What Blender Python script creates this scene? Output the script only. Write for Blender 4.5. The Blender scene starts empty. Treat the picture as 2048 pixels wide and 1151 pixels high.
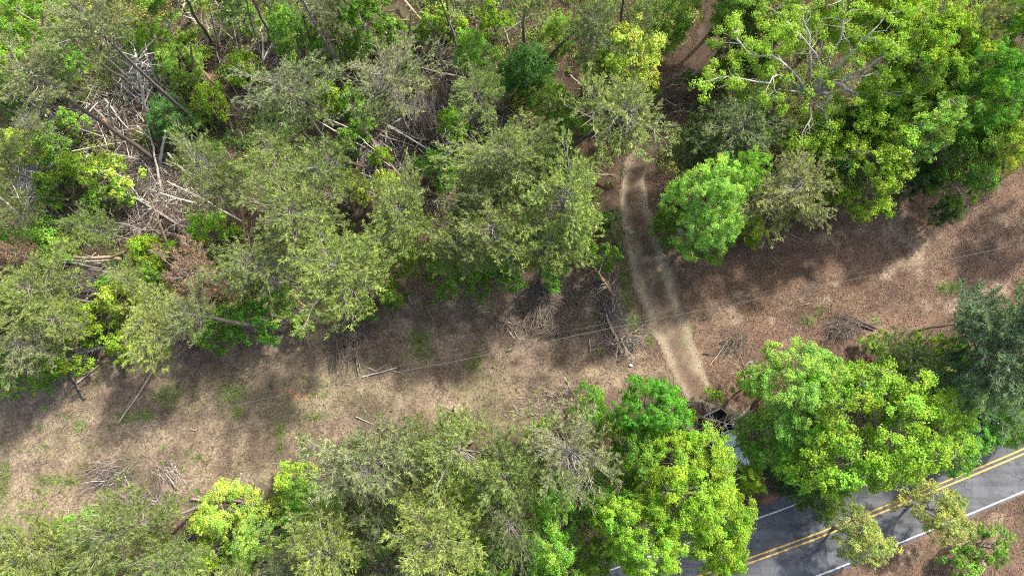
import bpy, math, random
import numpy as np
from mathutils import Matrix, Vector, Quaternion

rng = np.random.default_rng(7)
random.seed(7)
scene = bpy.context.scene
COL = scene.collection

# ------------------------------------------------------------------ camera
CAM_H, TILT, FPX = 60.0, math.radians(8.5), 1365.0
cam_d = bpy.data.cameras.new('camera')
cam_d.sensor_width = 36.0
cam_d.lens = 24.0
cam_d.clip_end = 3000.0
cam = bpy.data.objects.new('camera', cam_d)
cam.location = (0, 0, CAM_H)
cam.rotation_euler = (TILT, 0, 0)
COL.objects.link(cam)
scene.camera = cam

# ------------------------------------------------------------------ light
SUN_EL = math.radians(44)
SUN_VEC = Vector((0.70 * math.cos(SUN_EL), 0.714 * math.cos(SUN_EL), math.sin(SUN_EL))).normalized()   # towards the sun
world = bpy.data.worlds.new('World')
scene.world = world
world.use_nodes = True
wn, wl = world.node_tree.nodes, world.node_tree.links
wn.clear()
sky = wn.new('ShaderNodeTexSky')
sky.sky_type = 'NISHITA'
sky.sun_disc = False
sky.sun_elevation = SUN_EL
sky.sun_rotation = math.atan2(SUN_VEC.x, SUN_VEC.y)
sky.air_density = 1.0
sky.dust_density = 4.0
sky.ozone_density = 0.2
bgn = wn.new('ShaderNodeBackground')
bgn.inputs['Strength'].default_value = 0.15
won = wn.new('ShaderNodeOutputWorld')
wl.new(sky.outputs[0], bgn.inputs[0])
wl.new(bgn.outputs[0], won.inputs[0])
sun_d = bpy.data.lights.new('sun', 'SUN')
sun_d.energy = 3.6
sun_d.angle = math.radians(2.6)
sun_d.color = (1.0, 0.95, 0.86)
sun = bpy.data.objects.new('sun', sun_d)
sun.rotation_euler = (-SUN_VEC).to_track_quat('-Z', 'Y').to_euler()
sun.location = (30, 30, 80)
COL.objects.link(sun)
scene.view_settings.view_transform = 'Standard'
scene.view_settings.look = 'None'
scene.view_settings.gamma = 1.0
scene.view_settings.exposure = 1.08
scene.view_settings.use_curve_mapping = False
scene.render.engine = 'CYCLES'
scene.cycles.max_bounces = 6
scene.cycles.diffuse_bounces = 4
scene.cycles.transmission_bounces = 3
scene.cycles.glossy_bounces = 2
scene.cycles.filter_width = 1.05
scene.cycles.use_denoising = False

# ------------------------------------------------------------------ survey: where things stand (camera model of the photograph)
def G(px, py, h=0.0):
    v = -(py - 575.5)
    u = px - 1024.0
    Y = v * math.cos(TILT) + FPX * math.sin(TILT)
    Z = v * math.sin(TILT) - FPX * math.cos(TILT)
    s = (h - CAM_H) / Z
    return np.array([u * s, Y * s, h])

def px_per_m(px, py, h=0.0):
    a = G(px - 10, py, h); b = G(px + 10, py, h)
    return 20.0 / np.linalg.norm(a - b)

# ------------------------------------------------------------------ noise helper (numpy value noise)
_NT = rng.random((256, 256))
def vnoise(x, y, s, seed=0):
    x = np.asarray(x) / s + 17.3 * seed + 100; y = np.asarray(y) / s + 9.1 * seed + 100
    xi = np.floor(x).astype(int); yi = np.floor(y).astype(int)
    fx = x - xi; fy = y - yi
    fx = fx * fx * (3 - 2 * fx); fy = fy * fy * (3 - 2 * fy)
    g = lambda i, j: _NT[(xi + i) % 256, (yi + j) % 256]
    return (g(0, 0) * (1 - fx) + g(1, 0) * fx) * (1 - fy) + (g(0, 1) * (1 - fx) + g(1, 1) * fx) * fy
def fbm(x, y, s, seed=0):
    return (vnoise(x, y, s, seed) * 0.5 + vnoise(x, y, s / 2.1, seed + 1) * 0.3 + vnoise(x, y, s / 4.3, seed + 2) * 0.2)

def sstep(a, b, x):
    t = np.clip((x - a) / (b - a), 0, 1)
    return t * t * (3 - 2 * t)

# ------------------------------------------------------------------ mesh builder
class MB:
    def __init__(self):
        self.v = []; self.f3 = []; self.f4 = []; self.c = []; self.m3 = []; self.m4 = []; self.n = 0
    def add(self, v, f, col=(1, 1, 1), mat=0):
        v = np.asarray(v, dtype=np.float32).reshape(-1, 3); f = np.asarray(f, dtype=np.int64)
        c = np.asarray(col, dtype=np.float32)
        if c.ndim == 1: c = np.tile(c, (len(v), 1))
        self.v.append(v); self.c.append(c)
        if f.shape[1] == 3: self.f3.append(f + self.n); self.m3.append(np.full(len(f), mat, dtype=np.int32))
        else: self.f4.append(f + self.n); self.m4.append(np.full(len(f), mat, dtype=np.int32))
        self.n += len(v)
    def mesh(self, name, mats, smooth_mats=()):
        me = bpy.data.meshes.new(name)
        V = np.concatenate(self.v); C = np.concatenate(self.c)
        F3 = np.concatenate(self.f3) if self.f3 else np.zeros((0, 3), dtype=np.int64)
        F4 = np.concatenate(self.f4) if self.f4 else np.zeros((0, 4), dtype=np.int64)
        M = np.concatenate((self.m3 or [np.zeros(0, np.int32)]) + (self.m4 or [np.zeros(0, np.int32)]))
        me.vertices.add(len(V)); me.vertices.foreach_set('co', V.ravel())
        loops = np.concatenate([F3.ravel(), F4.ravel()]).astype(np.int32)
        me.loops.add(len(loops)); me.loops.foreach_set('vertex_index', loops)
        tot = np.concatenate([np.full(len(F3), 3), np.full(len(F4), 4)]).astype(np.int32)
        st = np.concatenate([[0], np.cumsum(tot)[:-1]]).astype(np.int32)
        me.polygons.add(len(tot))
        me.polygons.foreach_set('loop_start', st)
        me.polygons.foreach_set('loop_total', tot)
        me.polygons.foreach_set('material_index', M)
        if smooth_mats:
            me.polygons.foreach_set('use_smooth', np.isin(M, list(smooth_mats)))
        else:
            me.polygons.foreach_set('use_smooth', np.zeros(len(tot), dtype=bool))
        at = me.color_attributes.new('tint', 'FLOAT_COLOR', 'POINT')
        at.data.foreach_set('color', np.concatenate([C, np.ones((len(C), 1), np.float32)], axis=1).ravel())
        for m in mats: me.materials.append(m)
        me.update()
        return me

def tube(mb, pts, rad, sides=6, col=(1, 1, 1), mat=0, cap=True):
    P = np.asarray(pts, float); n = len(P); R = np.asarray(rad, float)
    T = np.gradient(P, axis=0); T /= np.linalg.norm(T, axis=1)[:, None] + 1e-9
    ref = np.array([0, 0, 1.0]) if abs(T[0][2]) < 0.9 else np.array([1.0, 0, 0])
    A = np.cross(T, ref); A /= np.linalg.norm(A, axis=1)[:, None] + 1e-9
    B = np.cross(T, A)
    a = np.arange(sides) * 2 * math.pi / sides
    V = P[:, None, :] + R[:, None, None] * (np.cos(a)[None, :, None] * A[:, None, :] + np.sin(a)[None, :, None] * B[:, None, :])
    idx = np.arange(n * sides).reshape(n, sides)
    q = np.stack([idx[:-1], np.roll(idx[:-1], -1, 1), np.roll(idx[1:], -1, 1), idx[1:]], -1).reshape(-1, 4)
    mb.add(V.reshape(-1, 3), q, col, mat)
    if cap:
        for e, k in ((0, 0), (n - 1, n - 1)):
            vv = np.concatenate([V[k], P[k:k + 1]])
            i = np.arange(sides)
            f = np.stack([i, np.roll(i, -1), np.full(sides, sides)], -1)
            mb.add(vv, f, col, mat)

def strands(mb, P0, P1, W, col, mat=0, sag=0.0):
    """many thin two-segment blades (flat ribbons) between P0 and P1"""
    P0 = np.asarray(P0, float); P1 = np.asarray(P1, float); n = len(P0)
    D = P1 - P0; L = np.linalg.norm(D, axis=1)[:, None] + 1e-9
    S = np.cross(D / L, rng.normal(size=(n, 3)) * 0.5 + np.array([0, 0, 1.0])); S /= np.linalg.norm(S, axis=1)[:, None] + 1e-9
    W = np.broadcast_to(np.asarray(W, float).reshape(-1, 1), (n, 1))
    V = np.stack([P0 - S * W, P0 + S * W, P1 + S * W * 0.5, P1 - S * W * 0.5], 1).reshape(-1, 3)
    f = np.arange(4 * n).reshape(n, 4)
    c = np.repeat(np.asarray(col, float).reshape(-1, 3) if np.ndim(col) > 1 else np.tile(col, (n, 1)), 4, 0)
    mb.add(V, f, c, mat)

def leaves(mb, P, N, size, col, mat=0, aspect=0.75):
    """leaf blades: a folded rhomb each, centre P, normal about N"""
    n = len(P)
    N = N / (np.linalg.norm(N, axis=1)[:, None] + 1e-9)
    r = rng.normal(size=(n, 3)); U = np.cross(N, r); U /= np.linalg.norm(U, axis=1)[:, None] + 1e-9
    Vv = np.cross(N, U)
    s = np.asarray(size, float).reshape(-1, 1) * 0.5
    a = P + U * s; b = P + Vv * s * aspect - N * s * 0.35; c = P - U * s; d = P - Vv * s * aspect - N * s * 0.35
    V = np.stack([a, b, c, d], 1).reshape(-1, 3)
    i = np.arange(n) * 4
    f = np.concatenate([np.stack([i, i + 1, i + 2], 1), np.stack([i, i + 2, i + 3], 1)])
    mb.add(V, f, np.repeat(np.asarray(col, float), 4, 0), mat)

# ------------------------------------------------------------------ materials
def new_mat(name):
    m = bpy.data.materials.new(name); m.use_nodes = True
    nt = m.node_tree; nt.nodes.clear()
    return m, nt.nodes, nt.links

def mat_leaf(name, transl=0.4, rough=0.45, spec=0.35, noise=True):
    m, N, L = new_mat(name)
    oi = N.new('ShaderNodeObjectInfo'); at = N.new('ShaderNodeAttribute'); at.attribute_name = 'tint'
    mx = N.new('ShaderNodeMix'); mx.data_type = 'RGBA'; mx.blend_type = 'MULTIPLY'; mx.inputs[0].default_value = 1
    L.new(oi.outputs['Color'], mx.inputs[6]); L.new(at.outputs['Color'], mx.inputs[7])
    p = N.new('ShaderNodeBsdfPrincipled'); p.inputs['Roughness'].default_value = rough
    p.inputs['Specular IOR Level'].default_value = spec
    L.new(mx.outputs[2], p.inputs['Base Color'])
    t = N.new('ShaderNodeBsdfTranslucent')
    tc = N.new('ShaderNodeMix'); tc.data_type = 'RGBA'; tc.blend_type = 'MULTIPLY'; tc.inputs[0].default_value = 1
    tc.inputs[7].default_value = (1.25, 1.25, 0.6, 1)
    L.new(mx.outputs[2], tc.inputs[6]); L.new(tc.outputs[2], t.inputs['Color'])
    s = N.new('ShaderNodeMixShader'); s.inputs[0].default_value = transl
    L.new(p.outputs[0], s.inputs[1]); L.new(t.outputs[0], s.inputs[2])
    o = N.new('ShaderNodeOutputMaterial'); L.new(s.outputs[0], o.inputs[0])
    return m

def mat_bark(name, base=None, scale=6.0, contrast=0.5, stretch=(6, 6, 1)):
    """bark: object colour (or a fixed one) broken up by streaks, furrows and lichen"""
    m, N, L = new_mat(name)
    tc = N.new('ShaderNodeTexCoord'); mp = N.new('ShaderNodeMapping'); mp.inputs['Scale'].default_value = stretch
    L.new(tc.outputs['Object'], mp.inputs[0])
    no = N.new('ShaderNodeTexNoise'); no.inputs['Scale'].default_value = scale; no.inputs['Detail'].default_value = 5
    L.new(mp.outputs[0], no.inputs['Vector'])
    n2 = N.new('ShaderNodeTexNoise'); n2.inputs['Scale'].default_value = 1.3; n2.inputs['Detail'].default_value = 3
    L.new(tc.outputs['Object'], n2.inputs['Vector'])
    r = N.new('ShaderNodeMapRange'); r.inputs[1].default_value = 0.3; r.inputs[2].default_value = 0.7
    r.inputs[3].default_value = 1 - contrast; r.inputs[4].default_value = 1 + contrast
    L.new(no.outputs[0], r.inputs[0])
    r2 = N.new('ShaderNodeMapRange'); r2.inputs[1].default_value = 0.35; r2.inputs[2].default_value = 0.65
    r2.inputs[3].default_value = 0.75; r2.inputs[4].default_value = 1.2
    L.new(n2.outputs[0], r2.inputs[0])
    mu = N.new('ShaderNodeMath'); mu.operation = 'MULTIPLY'; L.new(r.outputs[0], mu.inputs[0]); L.new(r2.outputs[0], mu.inputs[1])
    at = N.new('ShaderNodeAttribute'); at.attribute_name = 'tint'
    a = N.new('ShaderNodeMix'); a.data_type = 'RGBA'; a.blend_type = 'MULTIPLY'; a.inputs[0].default_value = 1
    if base is None:
        oi = N.new('ShaderNodeObjectInfo'); L.new(oi.outputs['Color'], a.inputs[6])
    else: a.inputs[6].default_value = (*base, 1)
    L.new(at.outputs['Color'], a.inputs[7])
    b = N.new('ShaderNodeVectorMath'); b.operation = 'SCALE'
    L.new(a.outputs[2], b.inputs[0]); L.new(mu.outputs[0], b.inputs['Scale'])
    p = N.new('ShaderNodeBsdfPrincipled'); p.inputs['Roughness'].default_value = 0.85; p.inputs['Specular IOR Level'].default_value = 0.2
    L.new(b.outputs[0], p.inputs['Base Color'])
    bu = N.new('ShaderNodeBump'); bu.inputs['Strength'].default_value = 0.6; bu.inputs['Distance'].default_value = 0.03
    L.new(no.outputs[0], bu.inputs['Height']); L.new(bu.outputs[0], p.inputs['Normal'])
    o = N.new('ShaderNodeOutputMaterial'); L.new(p.outputs[0], o.inputs[0])
    return m

def mat_plain(name, col, rough=0.6, metal=0.0, spec=0.5, coat=0.0, noise=0.0):
    m, N, L = new_mat(name)
    p = N.new('ShaderNodeBsdfPrincipled')
    p.inputs['Base Color'].default_value = (*col, 1); p.inputs['Roughness'].default_value = rough
    p.inputs['Metallic'].default_value = metal; p.inputs['Specular IOR Level'].default_value = spec
    p.inputs['Coat Weight'].default_value = coat
    if noise:
        tc = N.new('ShaderNodeTexCoord'); no = N.new('ShaderNodeTexNoise'); no.inputs['Scale'].default_value = 5; no.inputs['Detail'].default_value = 5
        L.new(tc.outputs['Object'], no.inputs[0])
        r = N.new('ShaderNodeMapRange'); r.inputs[1].default_value = 0.3; r.inputs[2].default_value = 0.7
        r.inputs[3].default_value = 1 - noise; r.inputs[4].default_value = 1 + noise
        L.new(no.outputs[0], r.inputs[0])
        v = N.new('ShaderNodeVectorMath'); v.operation = 'SCALE'; v.inputs[0].default_value = col
        L.new(r.outputs[0], v.inputs['Scale']); L.new(v.outputs[0], p.inputs['Base Color'])
    o = N.new('ShaderNodeOutputMaterial'); L.new(p.outputs[0], o.inputs[0])
    return m

def mat_attr(name, rough=0.8, spec=0.25, transl=0.0, noise_scale=0.0, bump=0.0, noise_amt=0.35):
    """colour comes from the tint stored on each blade, clod or vertex, with fine mottling on top"""
    m, N, L = new_mat(name)
    at = N.new('ShaderNodeAttribute'); at.attribute_name = 'tint'
    p = N.new('ShaderNodeBsdfPrincipled'); p.inputs['Roughness'].default_value = rough; p.inputs['Specular IOR Level'].default_value = spec
    src = at.outputs['Color']
    if noise_scale:
        tc = N.new('ShaderNodeTexCoord')
        no = N.new('ShaderNodeTexNoise'); no.inputs['Scale'].default_value = noise_scale; no.inputs['Detail'].default_value = 8; no.inputs['Roughness'].default_value = 0.7
        L.new(tc.outputs['Object'], no.inputs[0])
        vo = N.new('ShaderNodeTexVoronoi'); vo.inputs['Scale'].default_value = noise_scale * 1.7; L.new(tc.outputs['Object'], vo.inputs[0])
        r = N.new('ShaderNodeMapRange'); r.inputs[1].default_value = 0.3; r.inputs[2].default_value = 0.7
        r.inputs[3].default_value = 1 - noise_amt; r.inputs[4].default_value = 1 + noise_amt
        L.new(no.outputs[0], r.inputs[0])
        sv = N.new('ShaderNodeSeparateColor'); L.new(vo.outputs['Color'], sv.inputs[0])
        r2 = N.new('ShaderNodeMapRange'); r2.inputs[3].default_value = 1 - noise_amt * 0.8; r2.inputs[4].default_value = 1 + noise_amt * 0.8
        L.new(sv.outputs[0], r2.inputs[0])
        mu = N.new('ShaderNodeMath'); mu.operation = 'MULTIPLY'; L.new(r.outputs[0], mu.inputs[0]); L.new(r2.outputs[0], mu.inputs[1])
        v = N.new('ShaderNodeVectorMath'); v.operation = 'SCALE'; L.new(at.outputs['Color'], v.inputs[0]); L.new(mu.outputs[0], v.inputs['Scale'])
        src = v.outputs[0]
        bu = N.new('ShaderNodeBump'); bu.inputs['Strength'].default_value = bump; bu.inputs['Distance'].default_value = 0.06
        L.new(no.outputs[0], bu.inputs['Height']); L.new(bu.outputs[0], p.inputs['Normal'])
    L.new(src, p.inputs['Base Color'])
    o = N.new('ShaderNodeOutputMaterial')
    if transl:
        t = N.new('ShaderNodeBsdfTranslucent'); L.new(src, t.inputs[0])
        s = N.new('ShaderNodeMixShader'); s.inputs[0].default_value = transl
        L.new(p.outputs[0], s.inputs[1]); L.new(t.outputs[0], s.inputs[2]); L.new(s.outputs[0], o.inputs[0])
    else: L.new(p.outputs[0], o.inputs[0])
    return m

M_LEAF = mat_leaf('broadleaf_foliage')
M_NEEDLE = mat_leaf('pine_needles', transl=0.25, rough=0.5, spec=0.3)
M_BARK = mat_bark('bark')
M_TWIG = mat_bark('grey_twig_bark', base=(0.21, 0.19, 0.165), scale=3, contrast=0.3, stretch=(1, 1, 1))
M_EARTH = mat_attr('earth', rough=0.95, spec=0.1, noise_scale=5.0, bump=0.5)
M_GRAVEL = mat_attr('track_gravel', rough=0.95, spec=0.15, noise_scale=9.0, bump=0.5, noise_amt=0.22)
M_LITTER = mat_attr('dry_leaf', rough=0.7, spec=0.25, transl=0.12)
M_STICK = mat_attr('dead_stick', rough=0.85, spec=0.15)
M_GREEN = mat_attr('undergrowth_leaf', rough=0.5, spec=0.35, transl=0.38)

# ------------------------------------------------------------------ object helpers
def link(name, data, parent=None, loc=None):
    o = bpy.data.objects.new(name, data); COL.objects.link(o)
    if parent is not None: o.parent = parent
    if loc is not None: o.location = loc
    return o
LABELS = {}
def tag(o, label, cat, group=None, kind=None):
    if label: o['label'] = label
    if cat: o['category'] = cat
    if group: o['group'] = group
    if kind: o['kind'] = kind
    return o
def pl(o, col):
    o.color = (*col, 1)
    return o

# ------------------------------------------------------------------ lie of the land
def poly_w(pts): return np.array([G(*p)[:2] for p in pts])
def dist_poly(X, Y, P):
    """distance to polyline, signed side and running length"""
    best = np.full(X.shape, 1e9); side = np.zeros(X.shape); run = np.zeros(X.shape); acc = 0.0
    for a, b in zip(P[:-1], P[1:]):
        d = b - a; L = np.linalg.norm(d); u = d / L
        t = np.clip((X - a[0]) * u[0] + (Y - a[1]) * u[1], 0, L)
        dx = X - a[0] - t * u[0]; dy = Y - a[1] - t * u[1]
        D = np.hypot(dx, dy); s = u[0] * dy - u[1] * dx
        m = D < best
        best = np.where(m, D, best); side = np.where(m, np.sign(s), side); run = np.where(m, acc + t, run)
        acc += L
    return best, side, run
def inside(X, Y, P):
    r = np.zeros(X.shape, bool); n = len(P); j = n - 1
    for i in range(n):
        xi, yi = P[i]; xj, yj = P[j]
        c = ((yi > Y) != (yj > Y)) & (X < (xj - xi) * (Y - yi) / (yj - yi + 1e-12) + xi)
        r ^= c; j = i
    return r

def smooth_line(P, n=8):
    P = np.asarray(P); out = []
    for i in range(len(P) - 1):
        p0 = P[max(i - 1, 0)]; p1 = P[i]; p2 = P[i + 1]; p3 = P[min(i + 2, len(P) - 1)]
        for k in range(n):
            t = k / n
            out.append(0.5 * ((2 * p1) + (-p0 + p2) * t + (2 * p0 - 5 * p1 + 4 * p2 - p3) * t * t + (-p0 + 3 * p1 - 3 * p2 + p3) * t ** 3))
    out.append(P[-1]); return np.array(out)

TRACK = smooth_line(poly_w([(1590, 1080), (1535, 1010), (1480, 930), (1430, 850), (1395, 780), (1368, 720), (1335, 640), (1306, 560), (1288, 500), (1273, 430), (1268, 360), (1292, 290), (1332, 220), (1372, 150), (1412, 80), (1440, 10), (1462, -60), (1480, -130)]), 4)
ROADC = smooth_line(poly_w([(1000, 1290), (1200, 1224), (1407, 1152), (1600, 1083), (1692, 1047), (1870, 975), (2043, 903), (2200, 833), (2400, 738)]), 6)

NW = poly_w([(-250, 830), (0, 790), (60, 770), (230, 715), (330, 680), (480, 660), (560, 640), (700, 630), (830, 575), (950, 575), (1060, 555), (1130, 560), (1180, 510), (1235, 500), (1245, 340), (1285, 300), (1330, 200), (1380, 110), (1430, 30), (1465, -150), (-250, -150)])
NE = poly_w([(1330, 470), (1440, 490), (1560, 450), (1680, 420), (1800, 380), (2048, 330), (2300, 290), (2300, -150), (1465, -150), (1445, 0), (1400, 100), (1340, 200), (1300, 290), (1290, 345)])  # meets NW over the upper track: humus colour paints shade there
SW = poly_w([(-250, 1160), (0, 1090), (200, 1035), (300, 1045), (400, 1010), (500, 1000), (600, 955), (700, 895), (850, 875), (1050, 870), (1200, 815), (1300, 780), (1400, 820), (1480, 960), (1540, 1040), (1300, 1130), (1200, 1300), (-250, 1400)])
SE = poly_w([(1450, 830), (1480, 790), (1600, 720), (1750, 710), (1850, 680), (1950, 640), (2048, 590), (2300, 540), (2300, 760), (2048, 880), (1900, 945), (1600, 1060), (1560, 1040), (1500, 950)])

def zones(X, Y):
    f = inside(X, Y, NW) | inside(X, Y, NE) | inside(X, Y, SW) | inside(X, Y, SE)
    return f

def smooth_mask(X, Y, P, soft):
    """1 inside, fading over soft metres"""
    ins = inside(X, Y, P)
    d, _, _ = dist_poly(X, Y, np.vstack([P, P[:1]]))
    return np.where(ins, 0.5 + 0.5 * np.clip(d / soft, 0, 1), 0.5 - 0.5 * np.clip(d / soft, 0, 1))

def blobs(X, Y, L):
    m = np.zeros(X.shape)
    for (px, py, rx, ry) in L:
        c = G(px, py); k = px_per_m(px, py)
        d = np.hypot((X - c[0]) / (rx / k), (Y - c[1]) / (ry / k))
        m = np.maximum(m, 1 - sstep(0.4, 1.25, d + 0.7 * (fbm(X, Y, 1.2, 5) - 0.5)))
    return m

GRASS_PATCH = [(840, 690, 26, 38), (945, 728, 16, 14), (330, 790, 34, 26), (290, 830, 26, 14), (250, 835, 26, 15), (470, 785, 34, 22), (475, 820, 16, 18), (375, 905, 10, 10),
               (325, 895, 10, 8), (605, 895, 10, 40), (635, 830, 26, 8), (560, 865, 12, 30), (555, 895, 12, 10), (395, 915, 22, 9), (330, 998, 14, 9), (390, 980, 12, 9), (80, 853, 10, 7), (60, 850, 6, 7),
               (160, 850, 16, 18), (5, 890, 6, 12), (90, 815, 12, 10), (645, 790, 10, 6), (760, 830, 12, 8), (1260, 640, 22, 26), (1255, 600, 16, 36), (1248, 560, 12, 50), (1300, 680, 10, 20), (1240, 470, 14, 60), (1250, 690, 16, 12),
               (1380, 660, 8, 16), (1750, 640, 12, 10), (1620, 640, 20, 10), (1900, 575, 30, 12), (1640, 620, 12, 10), (1370, 680, 6, 18), (1960, 800, 90, 60), (2000, 860, 70, 40), (10, 960, 12, 60), (120, 960, 60, 14)]
CLAY_PATCH = [(600, 792, 26, 7), (575, 780, 20, 5), (250, 150, 18, 12), (270, 130, 14, 12), (425, 150, 12, 8), (850, 98, 12, 6), (45, 445, 26, 12), (240, 40, 14, 10), (100, 365, 12, 6), (1550, 1000, 30, 14), (1240, 668, 30, 8), (1590, 1010, 20, 10), (300, 118, 14, 10), (10, 530, 10, 14)]
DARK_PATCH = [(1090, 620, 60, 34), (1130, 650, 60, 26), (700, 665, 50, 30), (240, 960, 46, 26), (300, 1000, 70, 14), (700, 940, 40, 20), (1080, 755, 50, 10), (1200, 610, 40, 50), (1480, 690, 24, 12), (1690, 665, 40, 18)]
STRAW_PATCH = [(200, 870, 200, 40), (60, 900, 120, 40), (1150, 745, 160, 14), (1000, 780, 160, 12), (700, 790, 120, 16), (1420, 640, 60, 22), (1270, 710, 40, 12), (860, 690, 60, 40), (80, 1000, 110, 60), (500, 870, 200, 30), (1240, 750, 80, 12)]

def ground_cols(X, Y):
    n1 = fbm(X, Y, 6.0, 1); n2 = fbm(X, Y, 1.6, 7); n3 = vnoise(X, Y, 0.5, 3)
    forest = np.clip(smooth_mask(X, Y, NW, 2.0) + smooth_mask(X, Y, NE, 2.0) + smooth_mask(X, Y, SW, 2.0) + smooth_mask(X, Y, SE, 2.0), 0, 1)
    east = sstep(8, 17, X + 0.25 * Y)          # east of the track: brown oak leaves; west: bleached grass and needles
    leafc = np.array([0.138, 0.09, 0.063]); strawc = np.array([0.25, 0.195, 0.13]); greyc = np.array([0.165, 0.122, 0.092])
    humus = np.array([0.055, 0.038, 0.027])
    C = greyc[None] * np.ones(X.shape + (1,))
    s = np.clip(blobs(X, Y, STRAW_PATCH) * 0.9 + sstep(0.42, 0.62, n1) * 0.6 * (1 - 0.5 * east), 0, 1)
    C = C * (1 - s[..., None]) + strawc * s[..., None]
    e = np.clip(east + 0.5 * (n2 - 0.5), 0, 1) * (1 - 0.3 * s)
    C = C * (1 - e[..., None]) + leafc * e[..., None]
    lit = sstep(0.55, 0.66, fbm(X, Y, 2.4, 17)) * 0.55 * (1 - forest)
    C = C * (1 - lit[..., None]) + np.array([0.085, 0.062, 0.048]) * lit[..., None]
    pale = sstep(0.60, 0.70, fbm(X, Y, 1.5, 19)) * 0.5
    C = C * (1 - pale[..., None]) + np.array([0.30, 0.235, 0.165]) * pale[..., None]
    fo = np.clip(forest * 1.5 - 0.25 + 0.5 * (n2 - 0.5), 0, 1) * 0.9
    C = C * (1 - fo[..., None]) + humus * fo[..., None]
    g = blobs(X, Y, GRASS_PATCH) * 0.7
    C = C * (1 - g[..., None]) + np.array([0.105, 0.15, 0.045]) * g[..., None]
    c = blobs(X, Y, CLAY_PATCH) * 0.8
    C = C * (1 - c[..., None]) + np.array([0.40, 0.19, 0.11]) * c[..., None]
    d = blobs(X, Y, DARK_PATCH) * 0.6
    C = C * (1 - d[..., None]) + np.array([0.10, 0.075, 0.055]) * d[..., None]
    n4 = fbm(X, Y, 3.2, 13)
    gt = sstep(0.5, 0.68, n4) * (1 - east) * 0.35
    C = C * (1 - gt[..., None]) + np.array([0.125, 0.13, 0.06]) * gt[..., None]
    C = C * (0.5 + 1.0 * n2)[..., None] * (0.9 + 0.2 * n3)[..., None]
    return C, forest, e

def track_mask(X, Y):
    d, side, run = dist_poly(X, Y, TRACK)
    py_run = run
    half = 1.2 + 0.9 * np.exp(-((run - 24) / 8.0) ** 2)
    nn = (fbm(X, Y, 1.3, 11) - 0.5) * 1.3
    return d + nn * 0.8, side * d, half, run

def height(X, Y):
    h = (fbm(X, Y, 9, 21) - 0.5) * 0.35 + (fbm(X, Y, 1.7, 31) - 0.5) * 0.14
    dr, _, _ = dist_poly(X, Y, ROADC); dt, _, _ = dist_poly(X, Y, TRACK)
    k = sstep(4.2, 6.5, dr) * (0.25 + 0.75 * sstep(1.5, 3.5, dt))
    return h * k

# ground sheet (fine under the photograph, coarse far out)
gx = np.concatenate([np.linspace(-600, -66, 14)[:-1], np.linspace(-66, 66, 480), np.linspace(66, 600, 14)[1:]])
gy = np.concatenate([np.linspace(-600, -38, 14)[:-1], np.linspace(-38, 62, 364), np.linspace(62, 600, 14)[1:]])
X, Y = np.meshgrid(gx, gy)
Z = height(X, Y)
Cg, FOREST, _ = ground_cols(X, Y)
mb = MB()
nx, ny = len(gx), len(gy)
idx = np.arange(nx * ny).reshape(ny, nx)
q = np.stack([idx[:-1, :-1], idx[:-1, 1:], idx[1:, 1:], idx[1:, :-1]], -1).reshape(-1, 4)
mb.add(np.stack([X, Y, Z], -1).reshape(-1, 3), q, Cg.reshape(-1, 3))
ground = link('ground', mb.mesh('ground', [M_EARTH], smooth_mats=(0,)))
tag(ground, None, None, kind='structure')

def open_w(run): return np.exp(-((run - 24) / 8.0) ** 2)
# dirt and gravel track: a sheet of its own with a ragged margin
res = 0.22
tx = np.arange(2, 34, res); ty = np.arange(-26, 62, res)
TX, TY = np.meshgrid(tx, ty)
dm, sd, half, run = track_mask(TX, TY)
dr, _, _ = dist_poly(TX, TY, ROADC)
keep = (dm < half) & (dr > 3.6)
Ct, _, _ = ground_cols(TX, TY)
open_ = sstep(10, 16, run) * (1 - sstep(33, 40, run))
grav = np.array([0.31, 0.25, 0.175])
wheel = np.exp(-((np.abs(sd) - 1.0 - 0.25 * open_w(run)) / 0.36) ** 2)
edge = 1 - sstep(half - 0.5, half - 0.05, dm)
wheel = np.exp(-((np.abs(sd + 0.5 * (fbm(TX, TY, 1.1, 61) - 0.5)) - 1.0 - 0.25 * open_w(run)) / (0.25 + 0.3 * fbm(TX, TY, 1.6, 63))) ** 2)
k = np.clip((0.12 + 0.85 * wheel) * edge + (fbm(TX, TY, 0.9, 41) - 0.5) * 1.1, 0, 1) * (0.12 + 0.88 * open_)  # gravel dulled along wooded stretches, painting tree shade into the colour
base = Ct * 0.9
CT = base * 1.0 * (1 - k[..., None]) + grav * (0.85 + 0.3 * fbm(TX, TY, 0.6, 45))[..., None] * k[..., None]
TZ = height(TX, TY) + 0.022 - 0.03 * wheel * 0.5 + 0.02
idx = np.arange(TX.size).reshape(TX.shape)
kq = keep[:-1, :-1] & keep[:-1, 1:] & keep[1:, 1:] & keep[1:, :-1]
q = np.stack([idx[:-1, :-1], idx[:-1, 1:], idx[1:, 1:], idx[1:, :-1]], -1)[kq]
used = np.unique(q); remap = np.full(TX.size, -1); remap[used] = np.arange(len(used))
mb = MB(); mb.add(np.stack([TX, TY, TZ], -1).reshape(-1, 3)[used], remap[q], CT.reshape(-1, 3)[used])
track = link('dirt_track', mb.mesh('dirt_track', [M_GRAVEL], smooth_mats=(0,)))
tag(track, None, None, kind='structure')

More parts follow.
